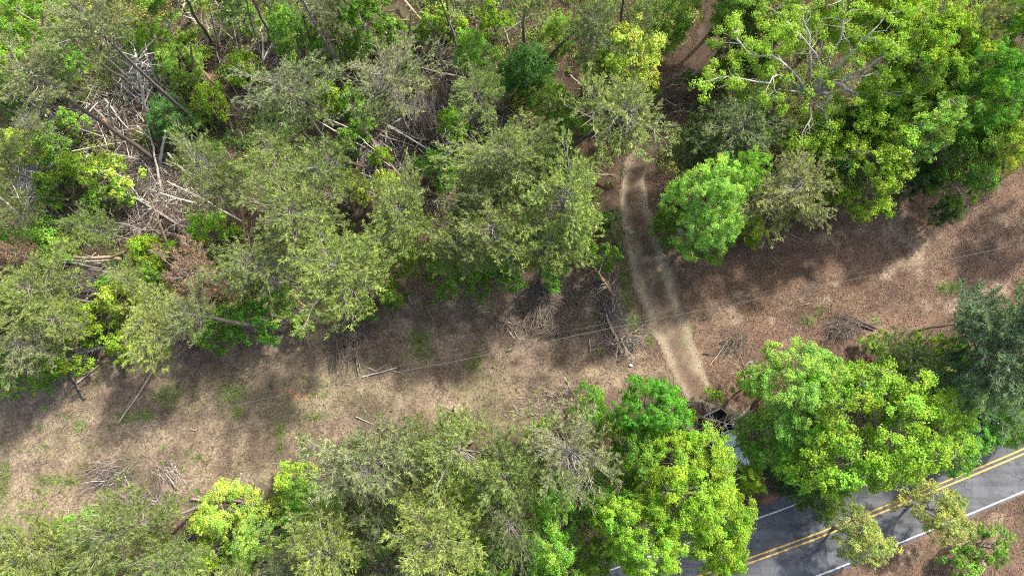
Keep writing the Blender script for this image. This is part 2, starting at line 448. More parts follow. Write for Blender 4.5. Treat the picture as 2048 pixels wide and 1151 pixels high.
# paved road
RC = smooth_line(ROADC, 3)
t = np.gradient(RC, axis=0); t /= np.linalg.norm(t, axis=1)[:, None]
nrm = np.stack([-t[:, 1], t[:, 0]], 1)      # to the north side
def strip(name, o0, o1, z, mat, n_across=1, col=(1, 1, 1), parent=None, ragged=0.0, wear=None):
    mb = MB(); oo = np.linspace(o0, o1, n_across + 1); rows = []
    for j, o in enumerate(oo):
        off = np.full(len(RC), o)
        if ragged and j in (0, n_across):
            off = off + (vnoise(RC[:, 0], RC[:, 1], 0.8, 3 + j) - 0.5) * ragged
        rows.append(np.column_stack([RC + nrm * off[:, None], np.full(len(RC), z)]))
    V = np.stack(rows, 1); n = len(RC); m = n_across + 1
    idx = np.arange(n * m).reshape(n, m)
    q = np.stack([idx[:-1, :-1], idx[1:, :-1], idx[1:, 1:], idx[:-1, 1:]], -1).reshape(-1, 4)
    if o1 > o0: q = q[:, ::-1] if False else q
    mb.add(V.reshape(-1, 3), q, col)
    o = link(name, mb.mesh(name, [mat]), parent)
    return o
def mat_asphalt():
    m, N, L = new_mat('asphalt')
    tc = N.new('ShaderNodeTexCoord')
    n1 = N.new('ShaderNodeTexNoise'); n1.inputs['Scale'].default_value = 9; n1.inputs['Detail'].default_value = 9; n1.inputs['Roughness'].default_value = 0.8
    vo = N.new('ShaderNodeTexVoronoi'); vo.feature = 'DISTANCE_TO_EDGE'; vo.inputs['Scale'].default_value = 0.42; wn_ = N.new('ShaderNodeTexNoise'); wn_.inputs['Scale'].default_value = 1.2; wn_.inputs['Detail'].default_value = 6; wa = N.new('ShaderNodeVectorMath'); wa.operation = 'ADD'
    mp = N.new('ShaderNodeMapping'); mp.inputs['Rotation'].default_value = (0, 0, -math.radians(23)); mp.inputs['Scale'].default_value = (0.12, 1.3, 1)
    n2 = N.new('ShaderNodeTexNoise'); n2.inputs['Scale'].default_value = 1.6; n2.inputs['Detail'].default_value = 4
    n3 = N.new('ShaderNodeTexNoise'); n3.inputs['Scale'].default_value = 0.5; n3.inputs['Detail'].default_value = 4
    L.new(tc.outputs['Object'], n1.inputs[0]); L.new(tc.outputs['Object'], mp.inputs[0]); L.new(mp.outputs[0], n2.inputs[0]); L.new(tc.outputs['Object'], n3.inputs[0])
    def rr(s, a, b, lo=0.3, hi=0.7):
        r = N.new('ShaderNodeMapRange'); r.inputs[1].default_value = lo; r.inputs[2].default_value = hi; r.inputs[3].default_value = a; r.inputs[4].default_value = b
        L.new(s, r.inputs[0]); return r.outputs[0]
    def mul(a, b):
        x = N.new('ShaderNodeMath'); x.operation = 'MULTIPLY'; L.new(a, x.inputs[0]); L.new(b, x.inputs[1]); return x.outputs[0]
    L.new(tc.outputs['Object'], wn_.inputs[0]); L.new(tc.outputs['Object'], wa.inputs[0]); L.new(wn_.outputs['Color'], wa.inputs[1]); L.new(wa.outputs[0], vo.inputs[0])
    f = mul(mul(mul(rr(n1.outputs[0], 0.6, 1.4), rr(n2.outputs[0], 0.72, 1.3)), rr(n3.outputs[0], 0.75, 1.3)), rr(vo.outputs['Distance'], 0.55, 1.0, 0.0, 0.02))
    v = N.new('ShaderNodeVectorMath'); v.operation = 'SCALE'; v.inputs[0].default_value = (0.088, 0.092, 0.1); L.new(f, v.inputs['Scale'])
    p = N.new('ShaderNodeBsdfPrincipled'); p.inputs['Roughness'].default_value = 0.85
    L.new(v.outputs[0], p.inputs['Base Color'])
    bu = N.new('ShaderNodeBump'); bu.inputs['Strength'].default_value = 0.3; bu.inputs['Distance'].default_value = 0.01
    L.new(n1.outputs[0], bu.inputs['Height']); L.new(bu.outputs[0], p.inputs['Normal'])
    o = N.new('ShaderNodeOutputMaterial'); L.new(p.outputs[0], o.inputs[0]); return m
def mat_paint(name, col):
    m, N, L = new_mat(name)
    tc = N.new('ShaderNodeTexCoord'); n1 = N.new('ShaderNodeTexNoise'); n1.inputs['Scale'].default_value = 7; n1.inputs['Detail'].default_value = 7; n1.inputs['Roughness'].default_value = 0.7
    L.new(tc.outputs['Object'], n1.inputs[0])
    r = N.new('ShaderNodeMapRange'); r.inputs[1].default_value = 0.48; r.inputs[2].default_value = 0.68; L.new(n1.outputs[0], r.inputs[0])
    mx = N.new('ShaderNodeMix'); mx.data_type = 'RGBA'; mx.inputs[6].default_value = (*col, 1); mx.inputs[7].default_value = (0.13, 0.125, 0.12, 1)
    L.new(r.outputs[0], mx.inputs[0])
    p = N.new('ShaderNodeBsdfPrincipled'); p.inputs['Roughness'].default_value = 0.7; L.new(mx.outputs[2], p.inputs['Base Color'])
    o = N.new('ShaderNodeOutputMaterial'); L.new(p.outputs[0], o.inputs[0]); return m
M_ASPH = mat_asphalt(); M_WHITE = mat_paint('white_road_paint', (0.7, 0.7, 0.69)); M_YEL = mat_paint('yellow_road_paint', (0.68, 0.42, 0.07))
LW = 2.95
road = strip('road', -(LW + 0.28), LW + 0.95, 0.035, M_ASPH, 8, ragged=0.22); tag(road, None, None, kind='structure')
for (a, b, m) in ((-LW - 0.06, -LW + 0.06, M_WHITE), (LW - 0.06, LW + 0.06, M_WHITE), (-0.25, -0.12, M_YEL), (0.12, 0.25, M_YEL)):
    nm = 'white_edge_line' if m is M_WHITE else 'yellow_centre_line'
    tag(strip(nm, a, b, 0.040, m, 1), None, None, kind='structure')

# ------------------------------------------------------------------ ground cover (stuff)
def ok_ground(P, road_pad=3.35, track=None):
    dr, _, _ = dist_poly(P[:, 0], P[:, 1], ROADC)
    return dr > road_pad
def scatter_rect(n, x0=-60, x1=62, y0=-32, y1=52):
    P = np.column_stack([rng.uniform(x0, x1, n), rng.uniform(y0, y1, n)])
    return P

# fallen leaves
P = scatter_rect(450000)
_, F, E = ground_cols(P[:, 0], P[:, 1])
dm_, sd_, hf_, rn_ = track_mask(P[:, 0], P[:, 1])
on_track = dm_ < hf_
wheel_ = np.exp(-((np.abs(sd_) - 1.0 - 0.25 * open_w(rn_)) / 0.36) ** 2)
prob = (0.12 + 0.75 * E) * (1 - 0.7 * F)
prob = np.where(on_track, prob * (0.75 - 0.70 * wheel_), prob)
drr, _, _ = dist_poly(P[:, 0], P[:, 1], ROADC)
prob = np.where(drr < 3.35, 0.012 + 0.12 * (drr > 2.75), prob)
prob *= np.clip(2.6 * fbm(P[:, 0], P[:, 1], 1.8, 55) - 0.35, 0.15, 1.6)
P = P[rng.random(len(P)) < prob]; n = len(P)
z = height(P[:, 0], P[:, 1]) + rng.uniform(0.03, 0.06, n)
N_ = rng.normal(size=(n, 3)) * 0.45 + np.array([0, 0, 1.0])
tone = rng.random((n, 1))
c = np.where(tone < 0.3, [[0.34, 0.25, 0.175]], np.where(tone < 0.6, [[0.165, 0.108, 0.075]], [[0.115, 0.07, 0.05]])) * rng.uniform(0.7, 1.25, (n, 1))
mb = MB(); leaves(mb, np.column_stack([P, z]), N_, rng.uniform(0.07, 0.14, n), c)
litter = link('fallen_leaves', mb.mesh('fallen_leaves', [M_LITTER]))
tag(litter, 'dry brown oak leaves strewn over the open strip and forest floor', 'leaf litter', kind='stuff')

# bleached grass and pine straw
P = scatter_rect(230000)
_, F, E = ground_cols(P[:, 0], P[:, 1])
dm_, sd_, hf_, rn_ = track_mask(P[:, 0], P[:, 1]); drr, _, _ = dist_poly(P[:, 0], P[:, 1], ROADC)
prob = (1 - E) * (0.85 - 0.7 * F) + 0.04
prob = np.where(dm_ < hf_, 0.03, prob); prob = np.where(drr < 3.5, 0, prob)
prob *= np.clip(3.0 * fbm(P[:, 0], P[:, 1], 1.6, 66) - 0.6, 0.1, 1.7)
P = P[rng.random(len(P)) < prob]; n = len(P)
a = rng.uniform(0, 2 * math.pi, n); L_ = rng.uniform(0.12, 0.42, n)
z = height(P[:, 0], P[:, 1])
P0 = np.column_stack([P, z + rng.uniform(0.02, 0.06, n)]); P1 = P0 + np.column_stack([np.cos(a) * L_, np.sin(a) * L_, rng.uniform(0.0, 0.16, n)])
tn = rng.random((n, 1))
c = np.where(tn < 0.38, [[0.31, 0.245, 0.175]], np.where(tn < 0.72, [[0.20, 0.15, 0.11]], [[0.11, 0.08, 0.06]])) * rng.uniform(0.75, 1.2, (n, 1))
mb = MB(); strands(mb, P0, P1, rng.uniform(0.010, 0.022, n), c)
straw = link('dead_grass', mb.mesh('dead_grass', [M_LITTER])); tag(straw, 'bleached dead grass and pine straw over the cleared strip', 'dead grass', kind='stuff')

# green grass tufts
P = scatter_rect(260000)
gm = blobs(P[:, 0], P[:, 1], GRASS_PATCH)
dm_, _, hf_, _ = track_mask(P[:, 0], P[:, 1]); drr, _, _ = dist_poly(P[:, 0], P[:, 1], ROADC)
pr = gm * 0.95 * np.clip(1.8 * vnoise(P[:, 0], P[:, 1], 0.55, 81) - 0.2, 0, 1) + 0.16 * (vnoise(P[:, 0], P[:, 1], 1.3, 77) > 0.64) * (P[:, 0] < 12)
pr = np.where(dm_ < hf_ - 0.3, 0, pr); pr = np.where(drr < 3.6, 0, pr)
P = P[rng.random(len(P)) < pr]; P = np.repeat(P, 3, 0) + rng.normal(0, 0.07, (len(P) * 3, 2)); SEED = P[::40][:260].copy(); n = len(P)
a = rng.uniform(0, 2 * math.pi, n); L_ = rng.uniform(0.06, 0.24, n)
P0 = np.column_stack([P, height(P[:, 0], P[:, 1]) + 0.02]); P1 = P0 + np.column_stack([np.cos(a) * L_, np.sin(a) * L_, rng.uniform(0.08, 0.26, n)])
c = np.array([[0.19, 0.31, 0.06]]) * rng.uniform(0.55, 1.5, (n, 1)) * np.column_stack([rng.uniform(0.8, 1.5, n), np.ones(n), rng.uniform(0.7, 1.3, n)])
mb = MB(); strands(mb, P0, P1, rng.uniform(0.014, 0.03, n), c)
tag(link('green_grass', mb.mesh('green_grass', [M_GREEN])), 'patches of green grass growing through the dead grass', 'grass', kind='stuff')

# stones on the track
P = scatter_rect(160000, 4, 32, -22, 50)
dm_, sd_, hf_, rn_ = track_mask(P[:, 0], P[:, 1]); drr, _, _ = dist_poly(P[:, 0], P[:, 1], ROADC)
pr = np.where(dm_ < hf_, 0.18 + 0.5 * np.exp(-((np.abs(sd_) - 1.0 - 0.25 * open_w(rn_)) / 0.4) ** 2), 0.0) * (drr > 3.7)
P = P[rng.random(len(P)) < pr]; n = len(P)
z = height(P[:, 0], P[:, 1]) + 0.05
s = rng.uniform(0.015, 0.06, n)
base = np.column_stack([P, z]); ang = rng.uniform(0, 6.28, n)
vs = [base + np.column_stack([np.cos(ang + k * 2.1) * s, np.sin(ang + k * 2.1) * s, -0.02 * np.ones(n)]) for k in range(3)] + [base + np.column_stack([np.zeros(n), np.zeros(n), s * 0.7])]
V = np.stack(vs, 1).reshape(-1, 3); i = np.arange(n) * 4
f = np.concatenate([np.stack([i, i + 1, i + 3], 1), np.stack([i + 1, i + 2, i + 3], 1), np.stack([i + 2, i, i + 3], 1)])
c = np.repeat(np.array([[0.34, 0.295, 0.235]]) * rng.uniform(0.35, 1.7, (n, 1)), 4, 0)
mb = MB(); mb.add(V, f, c); tag(link('gravel', mb.mesh('gravel', [M_STICK])), 'pale crushed stone pressed into the wheel tracks', 'gravel', kind='stuff')

# brush: tangles of dead twigs and slash
BRUSH = [  # px, py, rx, ry, count, tone, main angle (None = any), height
    (290, 350, 60, 55, 900, 0, None, 0.9), (250, 410, 80, 40, 800, 1, None, 0.8), (330, 430, 60, 40, 600, 1, None, 0.8), (190, 260, 60, 40, 420, 1, None, 0.8),
    (290, 150, 40, 45, 420, 2, None, 1.6), (845, 235, 45, 50, 1100, 1, 100, 1.8), (800, 260, 70, 40, 600, 0, None, 1.0), (740, 320, 80, 40, 520, 0, None, 0.9),
    (450, 228, 45, 26, 480, 1, 160, 1.2), (960, 230, 70, 34, 420, 3, 150, 0.7), (880, 230, 30, 60, 360, 1, 110, 1.4), (880, 400, 60, 26, 320, 1, None, 0.9),
    (1075, 620, 42, 46, 620, 3, 80, 0.5), (1150, 610, 60, 40, 460, 3, None, 0.4), (1120, 655, 60, 18, 420, 3, 20, 0.5), (1225, 620, 22, 42, 380, 0, 110, 0.8), (1240, 680, 40, 26, 300, 0, None, 0.6),
    (705, 665, 46, 34, 620, 3, None, 1.0), (690, 700, 30, 40, 220, 3, 80, 0.5), (225, 950, 42, 24, 300, 0, 20, 0.5), (345, 945, 26, 24, 60, 4, 130, 0.4), (290, 1000, 60, 14, 260, 0, None, 0.4),
    (1685, 655, 34, 20, 340, 3, 35, 0.5), (1470, 690, 24, 26, 140, 3, 45, 0.4), (480, 985, 30, 10, 60, 0, None, 0.4), (1505, 745, 14, 14, 60, 4, None, 0.4),
    (55, 355, 40, 34, 300, 2, 70, 1.2), (210, 450, 60, 26, 300, 0, None, 0.8), (60, 450, 50, 30, 240, 4, None, 0.8), (560, 130, 50, 40, 300, 1, None, 0.8), (650, 110, 50, 40, 260, 0, None, 0.8),
    (200, 560, 120, 34, 420, 4, 10, 0.9), (120, 240, 50, 30, 260, 1, None, 0.7), (450, 60, 60, 40, 260, 0, None, 0.7), (1480, 840, 26, 20, 120, 0, None, 0.6), (1350, 200, 30, 60, 160, 1, None, 0.4),
    (560, 560, 30, 30, 300, 4, 120, 1.2), (600, 640, 30, 26, 260, 0, None, 0.8), (1090, 590, 30, 20, 160, 0, None, 0.5), (1010, 645, 26, 18, 150, 1, 130, 0.4), (1200, 560, 30, 36, 200, 3, None, 0.5),
    (780, 80, 100, 60, 320, 0, None, 0.6), (1000, 40, 100, 40, 260, 1, None, 0.6), (1560, 60, 60, 60, 200, 4, None, 0.8), (1640, 930, 40, 30, 160, 1, None, 0.5), (730, 930, 20, 14, 80, 1, None, 0.4), (1130, 790, 40, 18, 160, 1, None, 0.3), (380, 690, 60, 26, 180, 1, None, 0.6),
    (270, 130, 60, 60, 160, 2, None, 2.0), (230, 200, 70, 50, 160, 2, None, 1.0), (100, 220, 80, 50, 120, 2, 30, 0.8), (330, 400, 70, 60, 200, 2, None, 0.9), (840, 230, 40, 50, 220, 2, 100, 2.0), (760, 330, 80, 50, 160, 2, None, 1.0), (560, 120, 120, 60, 200, 2, 70, 1.0), (960, 235, 70, 30, 120, 2, 20, 1.0), (640, 400, 60, 30, 120, 2, 150, 1.0), (70, 370, 60, 60, 160, 2, 70, 1.2), (240, 450, 90, 30, 140, 2, 10, 0.8), (700, 80, 100, 50, 120, 2, 110, 0.8), (900, 120, 60, 50, 90, 2, None, 1.0), (220, 590, 80, 30, 90, 2, None, 1.2)]
TONES = [np.array([0.155, 0.13, 0.11]), np.array([0.14, 0.105, 0.085]), np.array([0.38, 0.35, 0.31]), np.array([0.13, 0.105, 0.085]), np.array([0.32, 0.28, 0.24])]
mb = MB(); A0 = []; A1 = []; CC = []; WW = []
def sticks(cx, cy, rx, ry, n, tone, ang, hh, lmin=0.4, lmax=2.0, bend=0.35):
    x = cx + rng.normal(0, 0.5, n) * rx; y = cy + rng.normal(0, 0.5, n) * ry
    a = rng.uniform(0, 2 * math.pi, n) if ang is None else np.radians(ang + rng.normal(0, 28, n)) + (rng.random(n) < 0.5) * math.pi
    L_ = rng.uniform(lmin, lmax, n) * rng.uniform(0.5, 1, n)
    z0 = rng.uniform(0.03, hh, n) * np.exp(-(((x - cx) / rx) ** 2 + ((y - cy) / ry) ** 2)); e = rng.normal(0, 0.25, n)
    zg = height(x, y)
    p = np.column_stack([x, y, zg + 0.03 + z0]); w = rng.uniform(0.013, 0.034, n) * (0.5 + 0.5 * L_)
    c = TONES[tone][None] * rng.uniform(0.6, 1.6, (n, 1))
    segs = 3
    for s in range(segs):
        q = p + np.column_stack([np.cos(a), np.sin(a), e]) * (L_ / segs)[:, None]
        q[:, 2] = np.maximum(q[:, 2], zg + 0.02)
        A0.append(p); A1.append(q); CC.append(c); WW.append(w * (1 - s * 0.28)); p = q; a = a + rng.normal(0, bend, n); e = e + rng.normal(0, 0.15, n)
for (px, py, rx, ry, n, tone, ang, hh) in BRUSH:
    c = G(px, py, hh * 0.4); k = px_per_m(px, py)
    sticks(c[0], c[1], rx / k, ry / k, int(n * 1.5), tone, ang, hh * 1.3); sticks(c[0], c[1], rx / k, ry / k, n // (9 if tone != 3 else 30), 2 if tone != 3 else 0, ang, hh * 1.5, 0.7, 2.3)
# long thin windthrown poles criss-crossing the damaged wood
for (px, py, rx, ry, n, tone, ang) in [(200, 200, 200, 150, 80, 0, -38), (250, 330, 260, 150, 70, 2, -35), (150, 420, 200, 120, 50, 0, -10), (560, 90, 200, 110, 60, 0, -70), (850, 120, 200, 120, 50, 0, -60), (780, 300, 160, 90, 60, 2, -30), (130, 260, 160, 90, 40, 2, 30), (560, 60, 220, 90, 30, 2, 100), (150, 590, 220, 50, 40, 0, -6), (640, 380, 120, 50, 30, 0, -30), (60, 90, 90, 80, 20, 0, -35)]:
    c = G(px, py, 1.2); k = px_per_m(px, py)
    sticks(c[0], c[1], rx / k, ry / k, n, tone, ang, 2.4, 2.2, 6.5, 0.05)
# loose twigs all over
P = scatter_rect(9000)
drr, _, _ = dist_poly(P[:, 0], P[:, 1], ROADC); dt, _, _ = dist_poly(P[:, 0], P[:, 1], TRACK)
P = P[(drr > 3.8) & (dt > 1.8) & (rng.random(len(P)) < 0.35 + 0.6 * (P[:, 0] < 8))]
for (x, y) in P[::4]:
    m_ = rng.integers(1, 5); sticks(x, y, 1.0, 1.0, m_, int(rng.choice([0, 2, 4, 4, 1])), None, 0.12, 0.2, 1.3)
W4 = np.concatenate(WW)
# square section twigs: two crossed blades each
a0 = np.concatenate(A0); a1 = np.concatenate(A1); cc = np.concatenate(CC)
strands(mb, a0, a1, W4, cc); 
tag(link('brush_debris', mb.mesh('brush_debris', [M_STICK])), 'tangled dead twigs and slash strewn among the trees and along the strip', 'brush', kind='stuff')
print('ground cover done', len(P))

# ------------------------------------------------------------------ tree prototypes
def unit(v): return v / (np.linalg.norm(v) + 1e-9)

def trunk_mesh(H, r0, r1=0.03, wob=0.15, seed=0, sides=8):
    rg = np.random.default_rng(seed); n = 9
    z = np.linspace(-0.15, H, n); w = np.cumsum(rg.normal(0, wob / 3, (n, 2)), 0); w -= w[0]; w *= (1 - z / H * 0.0)[:, None]
    w = w - np.outer(np.clip(z / H, 0, 1), w[-1])
    rr = r0 + (r1 - r0) * np.clip(z / H, 0, 1); rr[0] *= 1.45; rr[1] *= 1.05
    mb = MB(); tube(mb, np.column_stack([w, z]), rr, sides)
    return mb, np.column_stack([w, z])

def pine_proto(seed, R=3.6, H=14.0, z0=0.58, density=1.0, bare=0.0, clumpy=False, needles=True):
    rg = np.random.default_rng(seed)
    tb, axis = trunk_mesh(H, 0.19 if z0 > 0.7 else 0.17, 0.08 if z0 > 0.7 else 0.03, 0.12 if z0 > 0.7 else 0.25, seed)
    mb = MB()
    nb = int(54 * density); A0 = []; D0 = []; LL = []
    for i in range(nb):
        u = (i + rg.random()) / nb
        z = H * (z0 + (0.985 - z0) * u)
        prof = (1 - u ** 2.2) ** 0.62 * (0.55 + 0.45 * min(1, u * 3)) + 0.08
        L = R * prof * rg.uniform(0.62, 1.12)
        az = i * 2.399 + rg.normal(0, 0.35); L *= 1 + 0.26 * math.sin(2 * az + seed) + 0.18 * math.sin(3 * az + 2.3 * seed)
        ax = np.array([np.interp(z, axis[:, 2], axis[:, 0]), np.interp(z, axis[:, 2], axis[:, 1]), z])
        d = np.array([math.cos(az), math.sin(az), 0]); rise = 0.15 + 0.75 * u + rg.normal(0, 0.12)
        pts = [ax]; n = 6; a2 = az
        for k in range(1, n):
            a2 += rg.normal(0, 0.24)
            rise2 = rise + 0.25 * (k / n) - 0.15
            pts.append(pts[-1] + np.array([math.cos(a2), math.sin(a2), rise2 * 0.75]) * L / (n - 1) * 0.95)
        pts = np.array(pts); rb = 0.02 + 0.011 * L
        tube(mb, pts, np.linspace(rb, 0.008, n), 4, np.array([1, 1, 1]) * rg.uniform(0.8, 1.25), 1, cap=False)
        nt = int(rg.integers(7, 11))
        for j in range(nt):
            t = 0.22 + 0.78 * (j + rg.random()) / nt
            p = np.array([np.interp(t * (n - 1), np.arange(n), pts[:, c]) for c in range(3)])
            s = 1 if j % 2 else -1
            aa = a2 + s * rg.uniform(0.4, 1.15) * (1.15 - t * 0.6)
            l2 = (0.22 + 0.30 * L * (1.1 - 0.55 * t) * rg.uniform(0.6, 1.2))
            dd = unit(np.array([math.cos(aa), math.sin(aa), rg.normal(0.35, 0.25)]))
            q = p + dd * l2 * 0.55 + np.array([0, 0, 0.02]); e = q + unit(dd + rg.normal(0, 0.25, 3) + np.array([0, 0, 0.2])) * l2 * 0.5
            tube(mb, [p, q, e], [0.016, 0.011, 0.006], 3, np.array([1, 1, 1]) * rg.uniform(0.8, 1.5), 1, cap=False)
            ns = max(3, int(l2 * 11)) if rg.random() > bare else 0
            if t < 0.45 and rg.random() < 0.35: ns = ns // 2
            for m in range(ns):
                tt = 0.25 + 0.8 * (m + rg.random()) / ns
                b = (p + (q - p) * tt * 2) if tt < 0.5 else (q + (e - q) * (tt - 0.5) * 2)
                A0.append(b + rg.normal(0, 0.07, 3)); D0.append(unit(dd + rg.normal(0, 0.55, 3) + np.array([0, 0, 0.45]))); LL.append(rg.uniform(0.18, 0.36))
    if needles and A0:
        A = np.array(A0); D = np.array(D0); L = np.array(LL); n = len(A)
        global rng
        save = rng; rng = rg
        # short shoot sprays: several narrow blades fanning off each shoot
        nbld = 9 if clumpy else 7
        sp = 0.9 if clumpy else 0.5
        A_ = np.repeat(A, nbld, 0); L_ = np.repeat(L, nbld); tt = rg.random((n * nbld, 1))
        B = A_ + np.repeat(D, nbld, 0) * (tt * L_[:, None] * 0.55)
        Dn = np.repeat(D, nbld, 0) + rg.normal(0, sp, (n * nbld, 3)); Dn /= np.linalg.norm(Dn, axis=1)[:, None]
        E = B + Dn * (L_ * rg.uniform(0.5, 0.95, n * nbld))[:, None]
        base = rg.uniform(0.78, 1.22, (n, 1)); tip = rg.random((n, 1)) < 0.4
        c = np.where(tip, [[1.42, 1.42, 1.2]], [[0.9, 0.95, 1.0]]) * base
        strands(mb, B, E, 0.0185 if not clumpy else 0.02, np.repeat(c, nbld, 0), 0)
        rng = save
    return tb.mesh('pine_trunk', [M_BARK], smooth_mats=(0,)), mb.mesh('pine_crown', [M_NEEDLE, M_TWIG]), R, H, H * (z0 * 0.25 + 0.75 * 0.95)

def broad_proto(seed, R=3.2, H=9.0, z0=0.35, nclump=70, lpc=110, leaf=(0.095, 0.165), rc=(0.35, 0.75), open_=0.0, hump=1.0):
    rg = np.random.default_rng(seed)
    global rng
    save = rng; rng = rg
    top = H; zc = H * z0
    tb, axis = trunk_mesh(H * 0.8, 0.035 * R + 0.05, 0.03, 0.25 * R / 3, seed)
    mb = MB()
    nl = 7 + int(R)
    # limbs
    limbs = []
    for i in range(nl):
        az = i * 2.399 + rg.normal(0, 0.3); reach = R * rg.uniform(0.55, 0.95)
        s = H * (z0 * 0.7 + 0.45 * i / nl); e = zc + (top - zc) * rg.uniform(0.45, 0.85) * (1.15 - 0.5 * (reach / R) ** 2)
        p0 = np.array([0, 0, s]); p3 = np.array([math.cos(az) * reach, math.sin(az) * reach, max(e, s + 0.3)])
        pts = [p0]
        for k in range(1, 6):
            t = k / 5; b = p0 * (1 - t) + p3 * t; b[2] += math.sin(t * math.pi) * 0.08 * R * rg.normal(0.6, 0.6); b[:2] += rg.normal(0, 0.045 * R, 2) * (1 if k < 5 else 0.3)
            pts.append(b)
        pts = np.array(pts); limbs.append(pts)
        tube(mb, pts, np.linspace(0.015 * R + 0.025, 0.014, 6), 5, np.array([1, 1, 1]) * 1.1, 1, cap=False)
    allp = np.concatenate(limbs)
    ph0, ph1, ph2 = rg.uniform(0, 6.28, 3)
    cen = []; tries = 0
    while len(cen) < nclump and tries < nclump * 20:
        tries += 1
        az = rg.uniform(0, 2 * math.pi); rr = math.sqrt(rg.random())
        lobe = 1 + 0.16 * math.sin(2 * az + ph0) + 0.14 * math.sin(3 * az + ph1) + 0.10 * math.sin(5 * az + ph2)
        if open_ and math.sin(4 * az + ph1) * math.sin(rr * 9 + ph0) > 1.0 - open_: continue
        rxy = rr * R * 0.9 * lobe
        dome = math.sqrt(max(0.0, 1 - (rr * 0.97) ** 2)) * hump
        layer = rg.random()
        z = zc + (top - zc) * (dome * (1 - 0.55 * layer ** 1.6) + rg.normal(0, 0.085)) if layer > 0.0 else zc
        cen.append([math.cos(az) * rxy, math.sin(az) * rxy, max(z, 0.25)])
    cen = np.array(cen)
    for c in cen:
        d = np.linalg.norm(allp - c, axis=1); a = allp[np.argmin(d)]
        mid = (a + c) / 2 + rg.normal(0, 0.08, 3) + np.array([0, 0, 0.08])
        tube(mb, [a, mid, c - [0, 0, 0.15]], [0.022, 0.014, 0.006], 3, np.array([1, 1, 1]) * 1.15, 1, cap=False)
        r = rg.uniform(*rc); k = int(lpc * (r / np.mean(rc)) ** 2 * rg.uniform(0.8, 1.2))
        # several sprigs make the clump's rough outline
        sp = rg.normal(0, 1, (6, 3)); sp /= np.linalg.norm(sp, axis=1)[:, None]; sp[:, 2] = np.abs(sp[:, 2]) * 0.6 - 0.1
        which = rg.integers(0, 6, k)
        P = c + sp[which] * r * rg.uniform(0.5, 1.0, (k, 1)) * 0.95 + rg.normal(0, 0.19 * r, (k, 3)) * [1, 1, 0.65]
        N = (P - c) / r * 0.9 + np.array([0.15, 0.15, 1.0]) + rg.normal(0, 0.6, (k, 3))
        cv = rg.uniform(0.68, 1.28) * np.array([rg.uniform(0.85, 1.2), 1.0, rg.uniform(0.8, 1.2)])
        col = cv[None] * rg.uniform(0.5, 1.5, (k, 1)) ** 1.2 * 1.42
        leaves(mb, P, N, rg.uniform(leaf[0], leaf[1], k), col, 0)
    rng = save
    return tb.mesh('broadleaf_trunk', [M_BARK], smooth_mats=(0,)), mb.mesh('broadleaf_crown', [M_LEAF, M_TWIG]), R, H, zc + (top - zc) * 0.62

PROTO = {
    'P': [pine_proto(11), pine_proto(12, R=3.4, z0=0.62), pine_proto(13, R=3.8, density=1.15), pine_proto(14, R=3.5, z0=0.6), pine_proto(15, R=3.9, z0=0.62, density=1.1), pine_proto(16, R=3.3, density=1.25), pine_proto(19, R=3.6, z0=0.52), pine_proto(20, R=3.7, z0=0.66, density=1.2), pine_proto(24, R=3.2, z0=0.55, density=1.1)],
    'L': [pine_proto(17, R=3.6, H=15, z0=0.8, density=0.9, bare=0.2), pine_proto(18, R=3.4, H=15, z0=0.8, density=0.85, bare=0.25)],
    'Q': [pine_proto(21, bare=0.3, z0=0.64), pine_proto(22, bare=0.45, R=3.3), pine_proto(23, bare=0.3, R=3.8, density=1.1)],          # thin, greyer crowns
    'D': [pine_proto(31, bare=0.35, z0=0.5, R=2.8, H=10)],                                                            # dying, rusty
    'N': [pine_proto(41, R=4.2, clumpy=True, density=1.5)],                                                           # dense dark pine
    'S': [pine_proto(51, R=2.6, H=9, bare=1.0, needles=False, density=0.24), pine_proto(52, R=2.2, H=9, bare=1.0, needles=False, density=0.3)],        # bare twigs only
    'B': [broad_proto(61, nclump=110, lpc=185), broad_proto(62, nclump=115, lpc=185), broad_proto(63, R=3.0, nclump=100, lpc=185), broad_proto(64, R=3.3, nclump=120, lpc=175, rc=(0.35, 0.7))],
    'C': [broad_proto(71, R=5.2, H=15, z0=0.45, nclump=270, lpc=270, rc=(0.38, 0.8), leaf=(0.09, 0.155)), broad_proto(72, R=5.0, H=14, z0=0.45, nclump=260, lpc=270, rc=(0.36, 0.75), leaf=(0.09, 0.155))],
    'U': [broad_proto(81, R=1.7, H=3.4, z0=0.15, nclump=44, lpc=85, rc=(0.3, 0.5), leaf=(0.11, 0.19)), broad_proto(82, R=1.7, H=3.2, z0=0.1, nclump=40, lpc=95, rc=(0.3, 0.55)), broad_proto(83, R=1.8, H=3.6, z0=0.2, nclump=50, lpc=80, rc=(0.25, 0.45))],
    'F': [broad_proto(91, R=3.2, H=9, nclump=175, lpc=95, leaf=(0.10, 0.15), rc=(0.3, 0.55)), broad_proto(92, R=3.2, H=9, nclump=165, lpc=105, leaf=(0.10, 0.15), rc=(0.3, 0.55))],   # fine leaved
}
print('protos', sum(len(p[1].polygons) for v in PROTO.values() for p in v))

